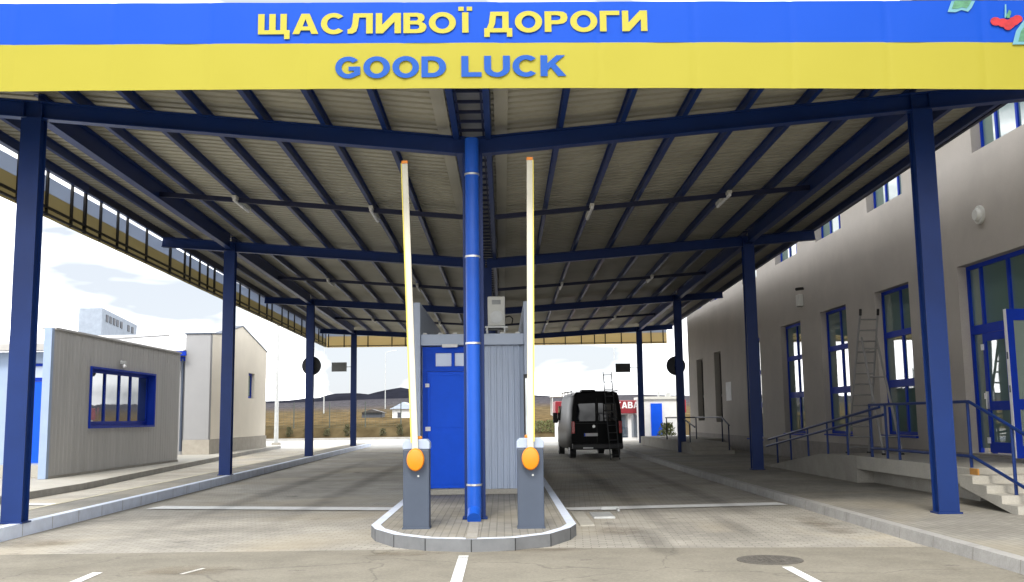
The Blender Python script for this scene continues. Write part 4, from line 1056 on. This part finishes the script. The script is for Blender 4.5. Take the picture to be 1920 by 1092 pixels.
fe = thing('perimeter_fence', 'dark wire fence on thin posts along the edge of the dry field', 'fence', (-10, 84.5, .8))
for x in [-60+3.02*k for k in range(18)]:
    MB().box(x-.035, x+.035, 84.4, 84.47, .6, 3.1).build('post', 'fence', fe)
b = MB()
for z in [.95+.22*k for k in range(10)]: b.bar((-60,84.42,z),(-8.6,84.42,z),.010,.010)
x = -60
while x < -8.6: b.box(x-.004,x+.004,84.415,84.425,.9,3.0); x += .3
b.build('wire_mesh', 'fence', fe)
MB().box(-60,-5,79.3,79.6,-.02,.16).build('kerb', 'kerb')['kind'] = 'structure'
def bush(name, label, x, y, h, w, m, n=420, group=None):
    t = thing(name, label, 'bush', (x, y, 0), group)
    zg = max(0, hfield(x, y)) if y > 80 else 0
    b = MB()
    for k in range(n):
        a = random.uniform(0, 2*math.pi); z = random.uniform(.02, 1)**.8
        r_ = w*math.sqrt(random.random())*(1-.75*abs(z-.35)**1.1)*(1+.25*math.sin(3*a+x))
        c = Vector((x+r_*math.cos(a), y+r_*math.sin(a), zg+z*h)); s_ = random.uniform(.035,.08)*(h**.5)
        d1 = Vector((random.gauss(0,1),random.gauss(0,1),random.gauss(0,1)+.6)).normalized()*s_*1.6; d2 = d1.cross(Vector((random.gauss(0,1),random.gauss(0,1),random.gauss(0,1)))).normalized()*s_*.55
        b.add([c-d1, c+d2, c+d1, c-d2], [(0,1,2,3)])
    b.build('foliage', m, t)
    st_ = MB()
    for k in range(4): st_.tube((x,y,zg-.05),(x+random.uniform(-.5,.5)*w,y+random.uniform(-.5,.5)*w,zg+h*.75),.02,6,r2=.006)
    st_.build('stem', 'bark', t)
    return t
names = ['leftmost','second','third','fourth','fifth','sixth','rightmost']
for k, x in enumerate((-17.4,-16.0,-14.3,-12.7,-9.8,-8.4,-7.2)):
    bush('shrub', f'small dark shrub on the brown bank below the fence, {names[k]} in the row' if k in (0, 6) else f'small dark shrub on the brown bank, {names[k]} from the left of the row', x, 81.2, (.8,.9,.6,.95,.6,.9,.8)[k], .30, 'leaf_d', 260, 'shrubs along the bank')
bush('round_bush', 'olive green bush beside the white cabin at the end of the right pavement', 9.9, 60.2, 1.15, .55, 'leaf', 650)
for k, x in enumerate((3.0,3.9,4.9,5.9)):
    bush('low_shrub', f'low yellowish shrub beyond the van, {["first","second","third","last"][k]} from the barrier side', x, 81.5, 1.0, .7, 'leaf', 300, 'low shrubs beyond the van')
# light poles
lpn = thing('light_pole', 'tall white light pole beyond the warm-lit gabled building', 'light pole', (-15.0, 66, 0), 'light poles')
b = MB(); b.tube((-15.0,66,-.02),(-15.0,66,11),.15,16,r2=.08); b.build('pole', 'galv', lpn, smooth=True)
b = MB(); b.box(-15.25,-14.75,65.75,66.25,-.02,.15); b.build('base_block', 'concrete', lpn)
b = MB(); b.tube((-15.0,66,10.9),(-13.6,66,11.2),.05,10); pa = b.build('arm', 'galv', lpn); MB().box(-13.7,-13.0,65.85,66.15,11.13,11.25).build('lamp_head', 'offwhite', lpn, bevel=.03)
for k, (x, y, h, lab) in enumerate(((-27,150,10.5,'thin distant street lamp rising above the field between two left columns'),(17.0,150,9.5,'thin distant street lamp above the white cabin'),(-22.5,190,11,'farther faint street lamp beside the last left column'))):
    t = thing('street_lamp', lab, 'street lamp', (x, y, 0), 'distant street lamps')
    z0 = hfield(x, y)-.1
    MB().tube((x,y,z0),(x,y,z0+h),.09,10,r2=.05).build('pole', 'galv', t); MB().tube((x,y,z0+h-.05),(x+1.6,y,z0+h+.35),.045,8).build('arm', 'galv', t); MB().box(x+1.4,x+2.1,y-.12,y+.12,z0+h+.28,z0+h+.40).build('lamp_head', 'offwhite', t)
# white house on the slope
wh = thing('white_house', 'small white gabled house on the slope behind the fence', 'house', (-12.5, 118, 1.6))
hz = hfield(-12.5,118)-.3
MB().box(-12.9,-10.4,116,121,hz-.4,hz+1.35).build('wall', 'white', wh)
MB().prism([(-13.2,hz+1.3),(-11.6,hz+2.1),(-10.1,hz+1.3)], lambda a, c, t: Vector((a,t,c)), 115.6, 121.4).build('roof', 'lightgrey', wh)
MB().box(-12.3,-11.9,115.97,115.995,hz+.3,hz+.9).build('window', 'louvre', wh)
sh = thing('dark_shed', 'dark low shed beside the white house on the slope', 'shed', (-16, 122, 1.6))
hz = hfield(-16,122)-.2
MB().box(-17.0,-14.6,120,123,hz,hz+.75).build('wall', 'louvre', sh); MB().prism([(-17.2,hz+.75),(-15.8,hz+1.15),(-14.4,hz+.75)], lambda a, c, t: Vector((a,t,c)), 119.7, 123.3).build('roof', 'darkdoor', sh)
# white cabin and red kiosk at the far right
ca = thing('white_cabin', 'small white cabin with a bright blue door at the end of the right lane', 'cabin', (9.9, 62.5, 0))
MB().box(8.75,10.95,62,65,0,2.62).build('wall', 'white', ca)
MB().box(8.6,11.1,61.85,65.15,2.622,2.78).build('roof', 'offwhite', ca)
MB().box(9.22,9.93,61.95,61.997,.1,2.35).build('door', 'blue', ca)
MB().box(9.15,10.0,61.5,61.95,0,.1).build('door_step', 'concrete_l', ca)
b = MB(); b.tube((9.9,63,2.78),(9.9,63,4.0),.03,8); b.box(9.85,9.95,62.9,63.1,2.78,3.1); b.box(10.3,10.6,62.6,63.0,2.78,3.0); b.build('roof_mast', 'galv', ca)
ki = thing('kiosk', 'long kiosk with a dark red fascia carrying white letters, behind the van', 'kiosk', (8, 66.5, 0))
MB().box(3.55,11.9,65.9,68.5,-.02,2.5).build('wall', 'white', ki)
MB().box(3.45,12.1,65.5,68.7,1.76,2.62).build('fascia', 'redsign', ki, bevel=.03)
text_mesh('КАВА', 7.45, 8.98, 2.10, 2.52, 65.498, .01, 'lettering', 'white', ki)
b = MB()
for x in (3.7,4.8,6.0,7.3,8.5): b.box(x,x+.95,65.87,65.897,.2,1.68)
b.build('window', 'glass_b', ki)
# small white car-port roof far left of the van
b = thing('white_tent', 'tiny white roofed shelter far beyond the raised barrier arm', 'shelter', (7.2, 118, 1.5))
hz = hfield(5,118)
MB().prism([(5.6,hz+2.2),(7.0,hz+3.2),(8.4,hz+2.2)], lambda a, c, t: Vector((a,t,c)), 116, 120).build('roof', 'white', b)
for x in (5.8,8.2):
    for y in (116.2,119.8): MB().box(x-.06,x+.06,y-.06,y+.06,hz-.4,hz+2.2).build('post', 'galv', b)

# ------------------------------------------------------------------ sky and sun
EL, AZ = 46, -170   # sun behind the camera and a little to the left, through thin cloud
w = bpy.data.worlds.new('World'); sc.world = w; w.use_nodes = True
nt = w.node_tree; N = nt.nodes; L = nt.links
sky = N.new('ShaderNodeTexSky'); sky.sky_type = 'NISHITA'; sky.sun_disc = False; sky.sun_elevation = R(EL); sky.sun_rotation = R(AZ)
sc1 = N.new('ShaderNodeVectorMath'); sc1.operation = 'SCALE'; sc1.inputs['Scale'].default_value = 1.0; L.new(sky.outputs[0], sc1.inputs[0])
tc = N.new('ShaderNodeTexCoord'); mp = N.new('ShaderNodeMapping'); mp.inputs['Scale'].default_value = (1, 1, 3.5)
L.new(tc.outputs['Generated'], mp.inputs['Vector'])
nz = N.new('ShaderNodeTexNoise'); nz.inputs['Scale'].default_value = 3.0; nz.inputs['Detail'].default_value = 5; nz.inputs['Roughness'].default_value = .5; nz.inputs['Distortion'].default_value = .4
L.new(mp.outputs['Vector'], nz.inputs['Vector'])
rr = N.new('ShaderNodeMapRange'); rr.inputs['From Min'].default_value = .42; rr.inputs['From Max'].default_value = .62; rr.inputs['To Min'].default_value = .0; rr.inputs['To Max'].default_value = 1
L.new(nz.outputs['Fac'], rr.inputs['Value'])
mx = N.new('ShaderNodeMix'); mx.data_type = 'RGBA'; L.new(rr.outputs['Result'], mx.inputs['Factor']); gm = N.new('ShaderNodeMix'); gm.data_type = 'RGBA'; gm.inputs['Factor'].default_value = .95; L.new(sc1.outputs[0], gm.inputs['A']); gm.inputs['B'].default_value = (1.62, 1.70, 1.83, 1); L.new(gm.outputs['Result'], mx.inputs['A']); mx.inputs['B'].default_value = (11.5, 11.6, 11.8, 1)
bg = N['Background']; bg.inputs['Strength'].default_value = .10
L.new(mx.outputs['Result'], bg.inputs['Color'])
sd = bpy.data.lights.new('sun', 'SUN'); sd.energy = .6; sd.angle = R(16); sd.color = (1, .95, .87)
so = bpy.data.objects.new('sun', sd); COL.objects.link(so)
dirv = Vector((math.sin(R(AZ))*math.cos(R(EL)), math.cos(R(AZ))*math.cos(R(EL)), math.sin(R(EL))))
so.rotation_euler = dirv.to_track_quat('Z', 'Y').to_euler(); so.location = (20, -20, 40)

# ------------------------------------------------------------------ camera
pit, yaw, rol = .1274, .0106, -.0130
c, s = math.cos, math.sin
ex = Vector((c(yaw), -s(yaw), 0)); ey0 = Vector((s(yaw), c(yaw), 0)); ez0 = Vector((0,0,1))
ey = ey0*c(pit)+ez0*s(pit); ez = ez0*c(pit)-ey0*s(pit)
rt = ex*c(rol)+ez*s(rol); up = ez*c(rol)-ex*s(rol)
cd = bpy.data.cameras.new('camera'); cd.sensor_width = 36; cd.lens = 1850/1920*36; cd.clip_end = 5000; cd.clip_start = .1
co = bpy.data.objects.new('camera', cd); COL.objects.link(co)
mtx = Matrix((( rt.x, up.x, -ey.x, 0), (rt.y, up.y, -ey.y, 0), (rt.z, up.z, -ey.z, 1.6), (0,0,0,1)))
co.matrix_world = mtx
sc.camera = co
sc.view_settings.view_transform = 'Standard'; sc.view_settings.look = 'None'; sc.view_settings.exposure = 2.25; sc.view_settings.gamma = 1
sc.cycles.max_bounces = 8; sc.cycles.diffuse_bounces = 5
